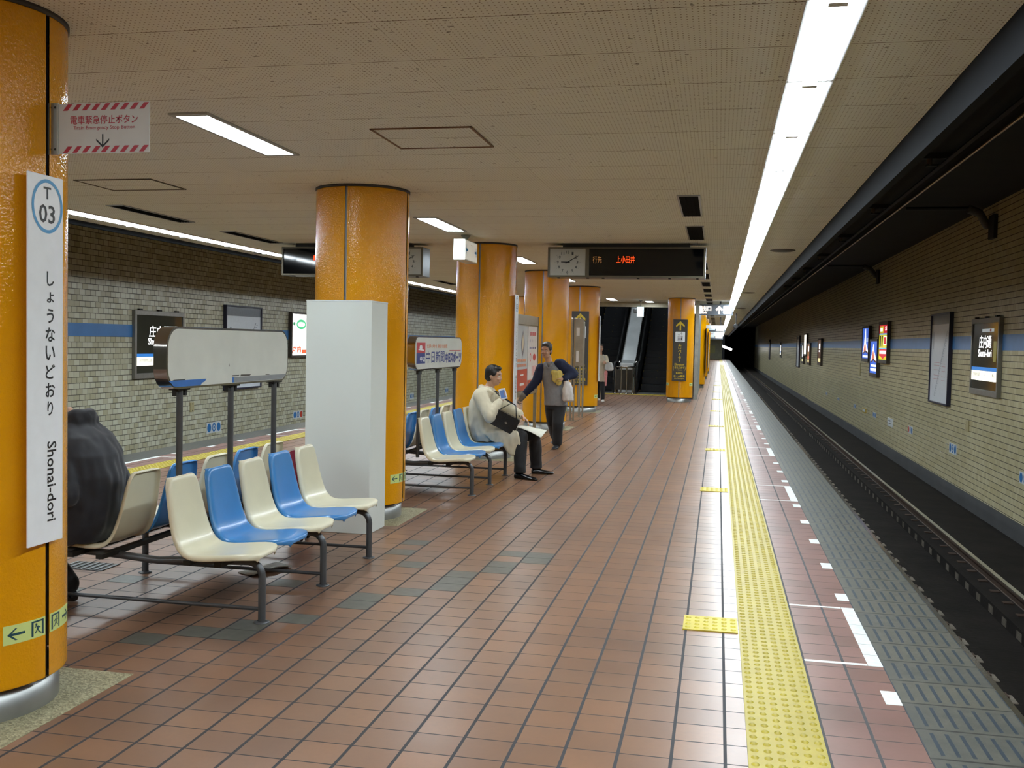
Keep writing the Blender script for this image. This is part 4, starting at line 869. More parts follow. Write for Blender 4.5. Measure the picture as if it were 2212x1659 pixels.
def ad_box(right, y, W, z0, z1, label, bg, em, mn, top=.07, bot=.1, dark_top=False):
    H = z1-z0; fr = wall_frame(right, y); fr.o.z = z0; s = thing('advertisement_box', label, 'advertisement', fr.p(W/2, 0, 0), 'lit advertisement boxes'); f = MB(); t = .05
    for a0, a1, b0, b1 in ((0, W, H-top, H), (0, W, 0, bot), (0, t, bot, H-top), (W-t, W, bot, H-top)): f.slab(fr, a0, a1, b0, b1, 0, .1)
    build(f, 'frame', m_adf, s, bevel=.004); p = build(MB().slab(fr, t, W-t, bot, H-top, 0, .08), 'lit_panel', M(mn, bg, .3, var=0, emit=em), s)
    return s, p, fr, W, H, t, bot, top
def L(nm, c, e): return M(nm, c, .4, var=0, emit=e)
w1, b1_, o1, n1 = L('ad_lit_white', 'f4f6fa', 1.1), L('ad_lit_blue', '2d5fd0', .9), L('ad_lit_orange', 'd9745a', .8), L('ad_lit_brown', '5a2a26', .4)
def blue_ad(y, W, z0, z1, label, low):
    s, p, fr, W, H, t, bo, to = ad_box(True, y, W, z0, z1, label, '2f66d8', .8, 'ad_lit_panel_blue')
    q = lambda pts, nm, mt, c: build(MB().poly(fr, [(t+(W-2*t)*a, bo+(H-bo-to)*b) for a, b in pts], c), nm, mt, p)
    k = .0 if not low else .18; top = .98 if not low else .92
    q([(.05, .2+k), (.25, .45+k), (.42, top), (.5, top), (.58, .5+k), (.95, .22+k), (.8, .16+k), (.5, .25+k), (.2, .16+k)], 'white_shape', w1, .081)
    q([(.2, .24+k), (.38, .52+k), (.48, .5+k), (.62, .3+k), (.5, .22+k)], 'orange_shape', o1, .082); q([(.1, .18+k), (.5, .28+k), (.9, .2+k), (.86, .14+k), (.5, .22+k), (.14, .12+k)], 'brown_shape', n1, .083)
    q([(.1, .03+k*.2), (.95, .03+k*.2), (.95, .1+k*.25), (.1, .1+k*.25)], 'white_strip', w1, .081)
    if low: q([(.15, .2), (.9, .2), (.9, .27), (.15, .27)], 'white_words', w1, .081); q([(.1, .12), (.85, .12), (.85, .15), (.1, .15)], 'white_words', w1, .081)
    else: q([(.62, .55), (.95, .55), (.95, .68), (.62, .68)], 'white_words', L('ad_lit_pale_blue', '9db8ee', .8), .081)
blue_ad(32.95, 1.4, 1.17, 2.26, 'upper blue advertisement box with a white and orange peak, farther one of the pair', False); blue_ad(31.25, 1.42, .76, 1.85, 'lower blue advertisement box with a white and orange peak, nearer one of the pair', True)
s, p, fr, W, H, t, bo, to = ad_box(True, 29.65, 1.48, 1.17, 2.32, 'red and yellow advertisement box with an S, beside the two blue ones', 'e8dd2a', .8, 'ad_lit_panel_yellow', .1, .1)
q = lambda a0, a1, b0, b1, nm, mt, c: build(MB().rect(fr, t+(W-2*t)*a0, t+(W-2*t)*a1, bo+(H-bo-to)*b0, bo+(H-bo-to)*b1, c), nm, mt, p)
r1, c1_, k1 = L('ad_lit_red', 'd8283a', .8), L('ad_lit_sky', '63b8ea', .9), M('ad_black_words', '1c1c14', .4, var=0)
q(0, 1, .76, 1, 'red_band', r1, .081); q(.08, .5, .77, .97, 'yellow_badge', L('ad_lit_gold', 'd8d030', .7), .082); q(0, 1, .72, .76, 'sky_band', c1_, .081); q(0, 1, .31, .34, 'sky_band', c1_, .081); q(.05, 1, .1, .31, 'red_band', r1, .081)
build(MB().text('S', fr, t+(W-2*t)*.7, t+(W-2*t)*.9, bo+(H-bo-to)*.83, bo+(H-bo-to)*.96, .083, bold=.05), 'letter', w1, p); q(.1, .85, .17, .26, 'white_words', w1, .083); q(.12, .4, .82, .92, 'white_words', w1, .083)
for a in (.08, .3): q(a, a+.14, .38, .7, 'black_words', k1, .082)
q(.55, .9, .42, .68, 'white_words', w1, .082); q(.6, .85, .45, .65, 'red_words', r1, .083)
build(MB().poly(fr, [(t+(W-2*t)*a, bo+(H-bo-to)*b) for a, b in ((.2, .1), (.8, .1), (.5, .01))], .082), 'red_point', r1, p)
def plain_ad(y, W, z0, z1, label, bg, em, mn, bits):
    s, p, fr, W, H, t, bo, to = ad_box(True, y, W, z0, z1, label, bg, em, mn)
    for a0, a1, b0, b1, mt in bits: build(MB().rect(fr, t+(W-2*t)*a0, t+(W-2*t)*a1, bo+(H-bo-to)*b0, bo+(H-bo-to)*b1, .082), 'print', mt, p)
am = L('ad_lit_amber', 'e8dca0', .8)
plain_ad(47.2, 1.5, .8, 1.98, 'brown advertisement box with pale words and a cream block, alone on the ochre wall', '6b4630', .3, 'ad_lit_panel_brown', [(.1, .9, .04, .2, am), (.3, .7, .6, .85, w1), (.3, .6, .48, .55, w1)])
plain_ad(52.6, 1.35, .72, 1.8, 'orange and cream advertisement box, right of the bright white one', 'a8764a', .5, 'ad_lit_panel_tan', [(.1, .8, .2, .36, o1), (.1, .8, .04, .14, am), (.2, .7, .6, .9, w1)])
plain_ad(54.8, 1.6, 1.13, 2.3, 'bright white advertisement box in the middle of the distant three', 'f6f2e2', 1.3, 'ad_lit_panel_white', [])
plain_ad(56.1, 1.15, .71, 1.78, 'dark advertisement box with a pale streak, left of the bright white one', '4c4f48', .3, 'ad_lit_panel_dark', [(.2, .6, .3, .95, w1), (.1, .8, .04, .14, am)])
# bright poster light box on the far wall
s, p, fr, W, H, t, bo, to = ad_box(False, 23.58, 1.35, 1.04, 2.2, 'bright white advertisement box with green and orange print, beside the grey cabinet', 'fdfcf6', 1.6, 'ad_lit_panel_bright', .05, .06)
build(MB().ring(fr, .62, .85, .3, .13, .07, .082), 'green_ring', L('ad_lit_green', '4fc88a', .9), p); build(MB().disc(fr, .18, .86, .07, .05, .082, n=8), 'green_leaf', L('ad_lit_leaf', '2f8f5a', .7), p)
build(MB().text('庄内', fr, .08, .62, .12, .3, .082, bold=.04).rect(fr, .66, 1.25, .1, .2, .082), 'orange_words', L('ad_lit_orange_words', 'e8633a', .9), p)
# small round-symbol plates, plain plates and junction covers
m_pl = M('white_wall_plate', 'd3d8db', .4, var=.03); m_dsc = M('blue_disc', '2a6fae', .4, var=0); m_dsr = M('red_disc', 'c8452f', .4, var=0); m_cover = M('cream_cover_plate', 'b3a87e', .4, var=.03); m_yb = M('yellow_border', 'c9a93c', .4, var=0)
def disc_plate(right, y, z0, z1, W, cols, label):
    fr = wall_frame(right, y); fr.o.z = z0; H = z1-z0; s = thing('symbol_plate', label, 'wall plate', fr.p(W/2, 0, 0), 'small symbol plates on the walls')
    build(MB().slab(fr, 0, W, 0, H, 0, .006), 'plate', m_pl, s); n = len(cols)
    for i, c in enumerate(cols): build(MB().disc(fr, W*(i+.5)/n, H/2, W/n*.4, min(H*.42, W/n*.46), .008), 'disc', m_dsc if c == 'b' else m_dsr, s); 
    if n == 3: build(MB().ring(fr, W*.5, H/2, W/n*.26, W/n*.26, .02, .0095), 'pale_ring', m_pl, s)
    return s
disc_plate(True, 20.9, -.44, -.24, .61, 'bbb', 'plate with three blue discs on the ochre wall below the route map'); disc_plate(True, 25.25, -.425, -.245, .56, 'rbb', 'small plate with one red and two blue discs low on the ochre wall')
disc_plate(True, 16.23, -.41, -.235, .6, 'bbb', 'blue disc plate on the ochre wall, cut off by the picture edge'); disc_plate(True, 30.8, -.43, -.28, .62, 'bbb', 'small blue disc plate low on the ochre wall, below the lower blue advertisement')
disc_plate(True, 35.1, -.42, -.28, .6, 'bbb', 'small blue disc plate low on the ochre wall, just past the yellow edged plate'); disc_plate(True, 39.7, -.41, -.3, .56, 'bbb', 'small blue disc plate low on the ochre wall, second past the yellow edged plate'); disc_plate(True, 43.9, -.41, -.28, .56, 'bbb', 'small blue disc plate low on the ochre wall, most distant one')
disc_plate(False, 19.5, -.54, -.31, .62, 'bbb', 'plate with three blue discs seen between the posts of the blank board'); disc_plate(False, 23.93, -.54, -.345, .6, 'bbr', 'plate with two blue discs and a red one beside the grey cabinet')
disc_plate(False, 33.85, -.56, -.34, .45, 'bbb', 'small blue disc plate on the far tiled wall, left of the newspaper board posts'); disc_plate(False, 38.5, -.55, -.33, .47, 'bbb', 'small blue disc plate on the far tiled wall, between the newspaper board posts')
def cover(right, y, z0, z1, W, label, mt=m_cover, border=False, words=False):
    fr = wall_frame(right, y); fr.o.z = z0; H = z1-z0; s = thing('wall_plate', label, 'wall plate', fr.p(W/2, 0, 0)); build(MB().slab(fr, 0, W, 0, H, 0, .02), 'cover', mt, s, bevel=.004)
    k = MB()
    for b in (.15, .85): k.disc(fr, W/2, H*b, .012, .012, .021, n=8)
    if words: build(MB().rect(fr, .2*W, .6*W, .6*H, .75*H, .021).rect(fr, .2*W, .8*W, .3*H, .4*H, .021), 'print', m_ink, s)
    elif border: build(MB().rect(fr, .12*W, .88*W, .2*H, .8*H, .021), 'face', m_pl, s)
    else: build(k, 'screws', m_iron, s)
cover(True, 28.12, -.47, -.255, .78, 'white lettered plate low on the ochre wall', m_pl, words=True); cover(True, 32.95, -.42, -.275, .8, 'yellow edged plate low on the ochre wall', m_yb, border=True)
cover(True, 19.6, .085, .285, .2, 'narrow cream cover plate on the ochre wall, under the lit station sign'); cover(True, 34.05, .685, 1.1, .33, 'narrow cream cover plate on the ochre wall, left of the upper blue advertisement'); cover(False, 18.8, -.03, .165, .15, 'narrow cream cover plate on the far tiled wall, below the blank white board')
# ------------------------------------------------------------------ people
m_skin = M('skin', 'c49a80', .5, var=.05, vs=20); m_hair = M('black_hair', '171412', .45, var=.2, vs=60, bump=.4, bs=160); m_hairg = M('greying_hair', '3a3431', .5, var=.2, vs=60, bump=.4, bs=160)
m_eye = M('eye_white', 'd9d6d0', .2, var=0); m_iris = M('dark_iris', '1a120e', .15, var=0); m_lip = M('lips', '9a5f56', .5, var=0)
m_coat = M('beige_coat_cloth', 'cfc6ac', .8, var=.04, vs=12, sheen=.2); m_blk = M('black_cloth', '15161a', .75, var=.15, vs=20, sheen=.1); m_navyc = M('dark_navy_coat', '1a1d26', .7, var=.15, vs=14, sheen=.15)
m_shoe = M('polished_black_shoe', '0e0e10', .18, var=.05); m_grey = M('grey_waistcoat_cloth', '85868a', .85, var=.06, vs=30); m_navy = M('navy_sleeve_cloth', '151f3d', .8, var=.08, vs=30); m_glove = M('grey_work_glove', '77736b', .9, var=.08, vs=40)
m_wcoat = M('pale_beige_coat', 'c9c2ae', .8, var=.05); m_wshoe = M('white_shoe', 'd8d8d4', .5, var=.03)
def V(*a): return Vector(a)
def ell(c, ax, ay, n=20): return [c+V(ax*math.cos(2*PI*i/n), ay*math.sin(2*PI*i/n), 0) for i in range(n)]
def ellv(c, A, B, n=20): return [c+A*math.cos(2*PI*i/n)+B*math.sin(2*PI*i/n) for i in range(n)]
def limb(mb, pts, rad, n=14):
    """tapering limb through the joints, with rounded joint balls so that the remeshed surface runs on"""
    P = [Vector(p) for p in pts]; Q = []; R = []
    for i in range(len(P)-1):
        for k in range(4): Q.append(P[i].lerp(P[i+1], k/4)); R.append(rad[i]+(rad[i+1]-rad[i])*k/4)
    Q.append(P[-1]); R.append(rad[-1]); mb.tube(Q, R, n)
    for p, r in zip(P, rad): mb.ball(p, r, r, r, 10)
def organic(mb, name, mat, parent, voxel=.012, smooth=5, folds=0., fs=9., label=None):
    me = bpy.data.meshes.new('raw'); me.from_pydata([tuple(v) for v in mb.v], [], mb.f); o = bpy.data.objects.new('raw', me); COL.objects.link(o)
    r = o.modifiers.new('r', 'REMESH'); r.mode = 'VOXEL'; r.voxel_size = voxel; s = o.modifiers.new('s', 'SMOOTH'); s.factor = .5; s.iterations = smooth
    dg = bpy.context.evaluated_depsgraph_get(); out = bpy.data.meshes.new_from_object(o.evaluated_get(dg)); bpy.data.objects.remove(o); bpy.data.meshes.remove(me)
    if folds:
        for v in out.vertices:
            p = v.co; q = Vector((p.x*fs, p.y*fs, p.z*fs*.45)); v.co = p+v.normal*(folds*(noise.noise(q)+.5*noise.noise(q*2.3)))
    root = parent
    while root.parent: root = root.parent
    out.transform(Matrix.Translation(-BASE[root.name])); out.materials.clear(); out.materials.append(mat)
    out.polygons.foreach_set('use_smooth', [True]*len(out.polygons)); out.name = name
    ob = bpy.data.objects.new(name, out); COL.objects.link(ob); ob.parent = parent
    if label: ob['label'] = label
    return ob
def hand(mb, w_, d, n, k=1., curl=.5, side=1):
    """wrist, finger direction, palm normal; five unequal fingers and a thumb from the side of the palm"""
    d = Vector(d).normalized(); n = Vector(n); n = (n-d*n.dot(d)).normalized(); s = d.cross(n)*side; w_ = Vector(w_)
    mb.loft([ellv(w_+d*(a*k), s*(b*k), n*(c*k), 12) for a, b, c in ((-.015, .025, .019), (.02, .034, .017), (.055, .041, .015), (.085, .039, .012), (.094, .034, .009))])
    for i, (off, ln) in enumerate(((.030, .066), (.011, .076), (-.009, .071), (-.028, .055))):
        p = w_+d*(.082*k)+s*(off*k); pts = [p-d*.02*k, p]; a = curl*(.55+.12*i)
        for j, f in enumerate((.45, .32, .23)):
            a2 = a*(j+.6); p = p+(d*math.cos(a2)+n*math.sin(a2))*(ln*f*k); pts.append(p)
        mb.tube(pts, [.0095*k, .0095*k, .0085*k, .008*k, .0065*k], 8); mb.ball(pts[-1], .0068*k, .0068*k, .0068*k, 8)
    p = w_+d*(.022*k)+s*(.028*k); t = [p, p+(s*.8+d*.5+n*.25).normalized()*.032*k]; t.append(t[-1]+(s*.25+d*.9+n*.35).normalized()*.03*k); t.append(t[-1]+(d*.9+n*.5).normalized()*.022*k)
    mb.tube(t, [.014*k, .0115*k, .0095*k, .0075*k], 8); mb.ball(t[-1], .0078*k, .0078*k, .0078*k, 8)
def head(parent, mb, c, face, tilt=0., k=1., hair=None, long_=False, nod=0.):
    """adds the skull, face and ears to the body shapes and the eyes, mouth and hair as children"""
    f = Vector(face).normalized(); M_ = Matrix.Translation(Vector(c)) @ Matrix.Rotation(math.atan2(f.y, f.x), 4, 'Z') @ Matrix.Rotation(nod, 4, 'Y') @ Matrix.Rotation(tilt, 4, 'X') @ Matrix.Scale(k, 4)
    def into(dst, src): dst.add([M_ @ v for v in src.v], src.f, 0, True)
    h = MB(); h.ball((-.008, 0, .03), .094, .076, .092, 14).ball((.022, 0, -.03), .068, .06, .088, 14).ball((.05, 0, -.088), .03, .03, .024, 10).ball((.092, 0, -.022), .02, .014, .018, 8)
    h.tube([(.078, 0, .025), (.09, 0, -.012)], [.009, .012], 8).ball((.075, .031, -.03), .022, .022, .02, 8).ball((.075, -.031, -.03), .022, .022, .02, 8).ball((.078, 0, .032), .018, .055, .012, 8)
    for s in (-1, 1): h.ball((-.008, s*.076, -.012), .02, .01, .032, 10)
    h.ball((.08, 0, -.064), .014, .026, .012, 8); into(mb, h)
    e = MB(); i = MB()
    for s in (-1, 1): e.ball((.076, s*.03, .004), .012, .0135, .0085, 10); i.ball((.0875, s*.03, .004), .0025, .0055, .0055, 8)
    a = MB(); into(a, e); build(a, 'eyes', m_eye, parent); a = MB(); into(a, i); build(a, 'irises', m_iris, parent)
    l = MB().tube([(.088, -.024, -.066), (.094, 0, -.064), (.088, .024, -.066)], [.003, .0055, .003], 8); a = MB(); into(a, l); build(a, 'mouth', m_lip, parent)
    b = MB()
    for s in (-1, 1): b.tube([(.086, s*.014, .025), (.088, s*.03, .03), (.076, s*.05, .024)], [.003, .0045, .003], 6)
    a = MB(); into(a, b); build(a, 'eyebrows', hair, parent)
    g = MB(); g.ball((-.022, 0, .048), .1, .086, .09, 14).ball((-.05, 0, .0), .066, .078, .085, 14).ball((.03, 0, .098), .055, .062, .03, 10)
    for s in (-1, 1): g.ball((.0, s*.07, .035), .045, .016, .04, 10)
    if long_: g.ball((-.06, 0, -.09), .045, .07, .1, 12)
    a = MB(); into(a, g); organic(a, 'hair', hair, parent, .008, 3, .004, 60)
def shoe(parent, heel, toe, mat, k=1., z=0.):
    h, t = Vector((heel[0], heel[1], z)), Vector((toe[0], toe[1], z)); d = (t-h).normalized(); s = V(-d.y, d.x, 0); L_ = (t-h).length; m = MB(); rings = []
    for u, w_, hh in ((.0, .026, .055), (.06, .034, .072), (.25, .037, .078), (.45, .04, .062), (.65, .046, .045), (.85, .042, .036), (.96, .028, .028), (1., .012, .02)):
        c = h+d*(L_*u); rings.append([c+s*(w_*k*math.cos(a))+V(0, 0, max(.003, hh*k*.5+hh*k*.5*math.sin(a))) for a in [2*PI*i/16 for i in range(16)]])
    m.loft(rings); return organic(m, 'shoe', mat, parent, .007, 3)

# seated man in the beige coat
def seated_man():
    t = thing('person', 'person in a beige coat sitting on the farther bench, holding a tissue pack', 'person', (-2.62, 11.26, 0))
    yc = 11.27; b = MB()
    b.loft([ell(V(x, yc, z), ax, ay) for x, z, ax, ay in ((-2.60, .40, .13, .16), (-2.64, .5, .13, .165), (-2.665, .68, .115, .15), (-2.66, .84, .11, .165), (-2.64, .94, .09, .16), (-2.60, 1.0, .06, .08))])
    b.tube([(-2.61, yc, .97), (-2.575, yc-.005, 1.04), (-2.555, yc-.01, 1.09)], [.058, .052, .05], 12)
    limb(b, [(-2.65, yc-.17, .93), (-2.51, yc-.27, .71), (-2.405, yc-.16, .885)], [.05, .042, .028]); hand(b, (-2.40, yc-.15, .895), (.1, .35, .9), (-.6, -.6, .3), .92, 1.0, 1)
    limb(b, [(-2.63, yc+.17, .93), (-2.38, yc+.17, .765), (-2.215, yc+.08, .70)], [.05, .042, .028]); hand(b, (-2.205, yc+.075, .695), (.75, -.12, -.62), (-.5, -.2, -.8), .95, .55, -1)
    for s, kn, an in ((-1, (-2.17, yc-.13, .475), (-2.165, yc-.2, .1)), (1, (-2.06, yc+.1, .465), (-2.06, yc+.26, .1))):
        limb(b, [(-2.6, yc+s*.09, .48), kn, an], [.082, .056, .038])
    head(t, b, (-2.53, yc-.012, 1.155), (1, -.12, 0), 0, .95, m_hair, nod=.12)
    organic(b, 'body', m_skin, t, .0075, 4)
    c = MB()
    c.loft([ell(V(x, yc, z), ax, ay) for x, z, ax, ay in ((-2.585, .405, .17, .2), (-2.61, .47, .185, .215), (-2.645, .58, .175, .205), (-2.67, .70, .155, .195), (-2.667, .84, .145, .205), (-2.645, .94, .12, .2), (-2.615, 1.0, .085, .13), (-2.60, 1.03, .068, .085))])
    limb(c, [(-2.65, yc-.17, .93), (-2.51, yc-.275, .705), (-2.425, yc-.175, .855)], [.085, .075, .05]); limb(c, [(-2.63, yc+.17, .93), (-2.38, yc+.175, .765), (-2.235, yc+.095, .71)], [.085, .07, .05])
    c.loft([ellv(V(x, yc-.01, z), V(0, ay, 0), V(0, 0, az)) for x, z, ay, az in ((-2.66, .49, .2, .1), (-2.5, .5, .215, .105), (-2.36, .5, .21, .095), (-2.25, .485, .2, .09))])
    f = F((0, yc-.205, 0), (1, 0, 0), (0, 0, 1)); c.prism(f, [(-2.58, .5), (-2.25, .57), (-2.2, .54), (-2.115, .31), (-2.2, .265), (-2.29, .27), (-2.34, .36), (-2.5, .42)], -.02, .022)
    c.tube([(-2.66, yc-.1, 1.0), (-2.58, yc-.12, .99), (-2.52, yc-.06, .95)], [.03, .034, .02], 10).tube([(-2.66, yc+.1, 1.0), (-2.58, yc+.12, .99), (-2.52, yc+.05, .95)], [.03, .034, .02], 10).tube([(-2.66, yc-.1, 1.0), (-2.685, yc, 1.02), (-2.66, yc+.1, 1.0)], .032, 10)
    organic(c, 'coat', m_coat, t, .011, 3, .011, 13)
    p = MB()
    for s, kn, an in ((-1, (-2.17, yc-.13, .475), (-2.165, yc-.2, .13)), (1, (-2.06, yc+.1, .465), (-2.06, yc+.26, .13))):
        limb(p, [(-2.5, yc+s*.09, .48), kn, an], [.095, .078, .07])
        a = Vector(an); p.loft([ell(a+V(0, 0, .02), .07, .066), ell(a+V(.0, 0, -.06), .075, .066)])
    organic(p, 'trousers', m_blk, t, .011, 4, .006, 11)
    shoe(t, (-2.225, yc-.19), (-1.945, yc-.29), m_shoe); shoe(t, (-2.115, yc+.25), (-1.86, yc+.33), m_shoe)
    w_ = MB().tube(arc((-2.227, yc+.088, .706), .037, 0, 2*PI, 14, (.25, 1, .15), (-.4, 0, .92)), .006, 8, cap=False); build(w_, 'watch', m_shoe, t)
    # things held
    g = thing('handbag', 'black leather handbag held against the beige coat of the seated person', 'handbag', (-2.33, yc-.215, .66)); fr = F((-2.34, yc-.19, .665), (.86, .1, -.42), (.42, .0, .86)); fr.e1.normalize(); fr.e2.normalize(); fr.n = fr.e1.cross(fr.e2).normalized()
    m = MB().prism(fr, rrect(-.15, .15, -.115, .075, .03), -.035, .05); build(m, 'body', M('black_leather', '121214', .25, var=.1, vs=20, bump=.15, bs=80), g, bevel=.016)
    build(MB().prism(fr, [(-.15, .075), (.15, .075), (.13, -.01), (0, -.04), (-.13, -.01)], .049, .058), 'flap', MATS['black_leather'], g, bevel=.003); build(MB().disc(fr, .02, -.022, .017, .012, .0595, n=14), 'clasp', m_chrome, g)
    build(MB().tube([fr.p(-.12, .07, .02), fr.p(-.03, .2, .03), V(-2.44, yc-.1, .93), V(-2.5, yc-.08, .98)], .006, 8).tube([fr.p(.1, .07, .02), fr.p(.03, .2, .03), V(-2.42, yc-.08, .93), V(-2.49, yc-.05, .98)], .006, 8), 'strap', MATS['black_leather'], g)
    ts = thing('tissue_pack', 'white and blue tissue pack held up to the mouth of the seated person', 'tissue pack', (-2.385, yc-.13, .93)); fr = F((-2.385, yc-.17, .955), (.95, -.0, .3), (-.28, 0, .95)); fr.n = fr.e1.cross(fr.e2)
    build(MB().slab(fr, -.04, .04, -.062, .062, -.01, .01), 'pack', m_wp, ts, bevel=.006); build(MB().rect(fr, -.03, .03, -.045, .045, .0105), 'blue_label', M('pack_blue', '6d90cf', .3, var=.05), ts)
    m = MB(); P = [V(-2.27, yc-.1, .585), V(-1.93, yc-.2, .55), V(-1.90, yc+.0, .545), V(-2.2, yc+.1, .585)]; vs = []
    for i in range(7):
        for j in range(4):
            u, v = i/6, j/3; p = P[0].lerp(P[1], u).lerp(P[3].lerp(P[2], u), v); p.z -= .06*u*u*(1-v)*1.2-.0; vs.append(p)
    m.add(vs, [(i*4+j, i*4+j+1, (i+1)*4+j+1, (i+1)*4+j) for i in range(6) for j in range(3)], 0, True)
    one(m, 'paper_bag', M('flat_white_paper', 'dcdacb', .6, var=.03), 'flat off-white paper bag lying on the knees of the seated person', 'paper bag', base=(-2.08, yc, .55), solid=.006)
seated_man()

def standing_man():
    t = thing('person', 'person in grey waistcoat with navy sleeves and black trousers, walking with a white bag', 'person', (-2.32, 14.5, 0)); y = 14.47; b = MB()
    tor = ((-2.315, .60, .14, .1), (-2.32, .72, .145, .1), (-2.335, .88, .13, .095), (-2.37, 1.06, .15, .105), (-2.4, 1.19, .14, .09), (-2.42, 1.25, .075, .065))
    b.loft([ell(V(x, y, z), ax, ay) for x, z, ax, ay in tor]); b.tube([(-2.415, y-.01, 1.23), (-2.435, y-.03, 1.31), (-2.445, y-.04, 1.36)], [.055, .05, .05], 12)
    A = [(-2.535, y-.01, 1.165), (-2.605, y-.04, .985), (-2.765, y-.08, .79)]; Bm = [(-2.265, y, 1.235), (-2.065, y+.0, 1.10), (-2.17, y-.14, 1.04)]
    limb(b, A, [.05, .042, .028]); hand(b, (-2.77, y-.083, .782), (-.55, -.1, -.83), (.5, -.6, -.3), .95, .4, 1)
    limb(b, Bm, [.05, .042, .028]); hand(b, (-2.178, y-.148, 1.042), (-.85, -.3, .05), (.1, .5, -.8), .95, .9, 1)
    legs = [[(-2.385, y+.02, .66), (-2.37, y+.08, .38), (-2.375, y+.42, .13)], [(-2.25, y-.0, .66), (-2.27, y-.08, .38), (-2.275, y-.02, .08)]]
    for l in legs: limb(b, l, [.08, .055, .038])
    head(t, b, (-2.46, y-.06, 1.435), (-.25, -1, 0), 0, .95, m_hairg, nod=.1); organic(b, 'body', m_skin, t, .0075, 4)
    c = MB(); c.loft([ell(V(x, y, z), ax, ay) for x, z, ax, ay in ((-2.31, .63, .172, .135), (-2.315, .72, .17, .132), (-2.335, .88, .155, .125), (-2.37, 1.06, .165, .13), (-2.40, 1.19, .145, .11), (-2.42, 1.265, .08, .075))]); organic(c, 'waistcoat', m_grey, t, .011, 4, .008, 12)
    s = MB(); limb(s, A, [.085, .07, .048]); limb(s, Bm, [.09, .078, .05]); s.loft([ell(V(-2.4, y+.02, z), ax, ay) for z, ax, ay in ((1.12, .17, .1), (1.2, .155, .1), (1.25, .1, .08))]); organic(s, 'sleeves', m_navy, t, .011, 4, .008, 12)
    k = MB(); k.tube([(-2.46, y-.075, 1.24), (-2.44, y-.12, 1.2), (-2.41, y-.13, 1.17)], [.02, .018, .01], 8).tube([(-2.36, y-.07, 1.25), (-2.385, y-.12, 1.21), (-2.405, y-.13, 1.17)], [.02, .018, .01], 8).tube([(-2.46, y-.075, 1.24), (-2.42, y+.06, 1.28), (-2.36, y-.07, 1.25)], .022, 8); organic(k, 'collar', m_grey, t, .009, 2)
    p = MB()
    for l in legs: limb(p, [l[0], l[1], (l[2][0], l[2][1], l[2][2]+.02)], [.105, .085, .078])
    p.loft([ell(V(-2.315, y, z), .15, .11) for z in (.58, .7)]); organic(p, 'trousers', m_blk, t, .011, 4, .006, 10)
    shoe(t, (-2.27, y+.04), (-2.3, y-.2), M('dark_grey_shoe', '26282b', .5, var=.1), 1.0); shoe(t, (-2.375, y+.5), (-2.385, y+.27), MATS['dark_grey_shoe'], 1.0, .03)
    g = MB(); limb(g, [(-2.75, y-.075, .81), (-2.785, y-.09, .765), (-2.825, y-.1, .705)], [.04, .052, .03]); hand(g, (-2.768, y-.082, .785), (-.55, -.1, -.83), (.5, -.6, -.3), 1.12, .4, 1); organic(g, 'glove', m_glove, t, .008, 3)
    f = thing('yellow_cloth', 'crumpled yellow cloth held against the grey waistcoat', 'cloth', (-2.28, y-.17, 1.05)); c = MB()
    for q, r in (((-2.285, y-.165, 1.06), (.07, .04, .085)), ((-2.32, y-.16, 1.11), (.05, .035, .05)), ((-2.25, y-.165, .99), (.045, .03, .06)), ((-2.24, y-.16, 1.1), (.04, .03, .06))): c.ball(q, *r, 12)
    organic(c, 'cloth', M('yellow_cloth', 'cbb765', .85, var=.08, vs=25), f, .008, 2, .014, 22)
    g = thing('plastic_bag', 'full white plastic bag hanging from the wrist of the walking person', 'bag', (-2.11, y-.16, .7)); c = MB(); yb = y-.14
    c.loft([ell(V(x, yb, z), ax, ay) for x, z, ax, ay in ((-2.11, .70, .05, .04), (-2.108, .72, .082, .065), (-2.112, .80, .088, .07), (-2.12, .90, .075, .055), (-2.13, .97, .05, .035), (-2.14, 1.0, .03, .02))]); organic(c, 'bag_body', M('white_plastic_film', 'd3d0cd', .35, var=.03, trans=.0), g, .009, 2, .012, 16)
    build(MB().tube([(-2.16, yb, .98), (-2.155, yb-.01, 1.06), (-2.13, yb, 1.075), (-2.11, yb+.01, 1.05), (-2.115, yb, .98)], .006, 8), 'handle', MATS['white_plastic_film'], g)
standing_man()

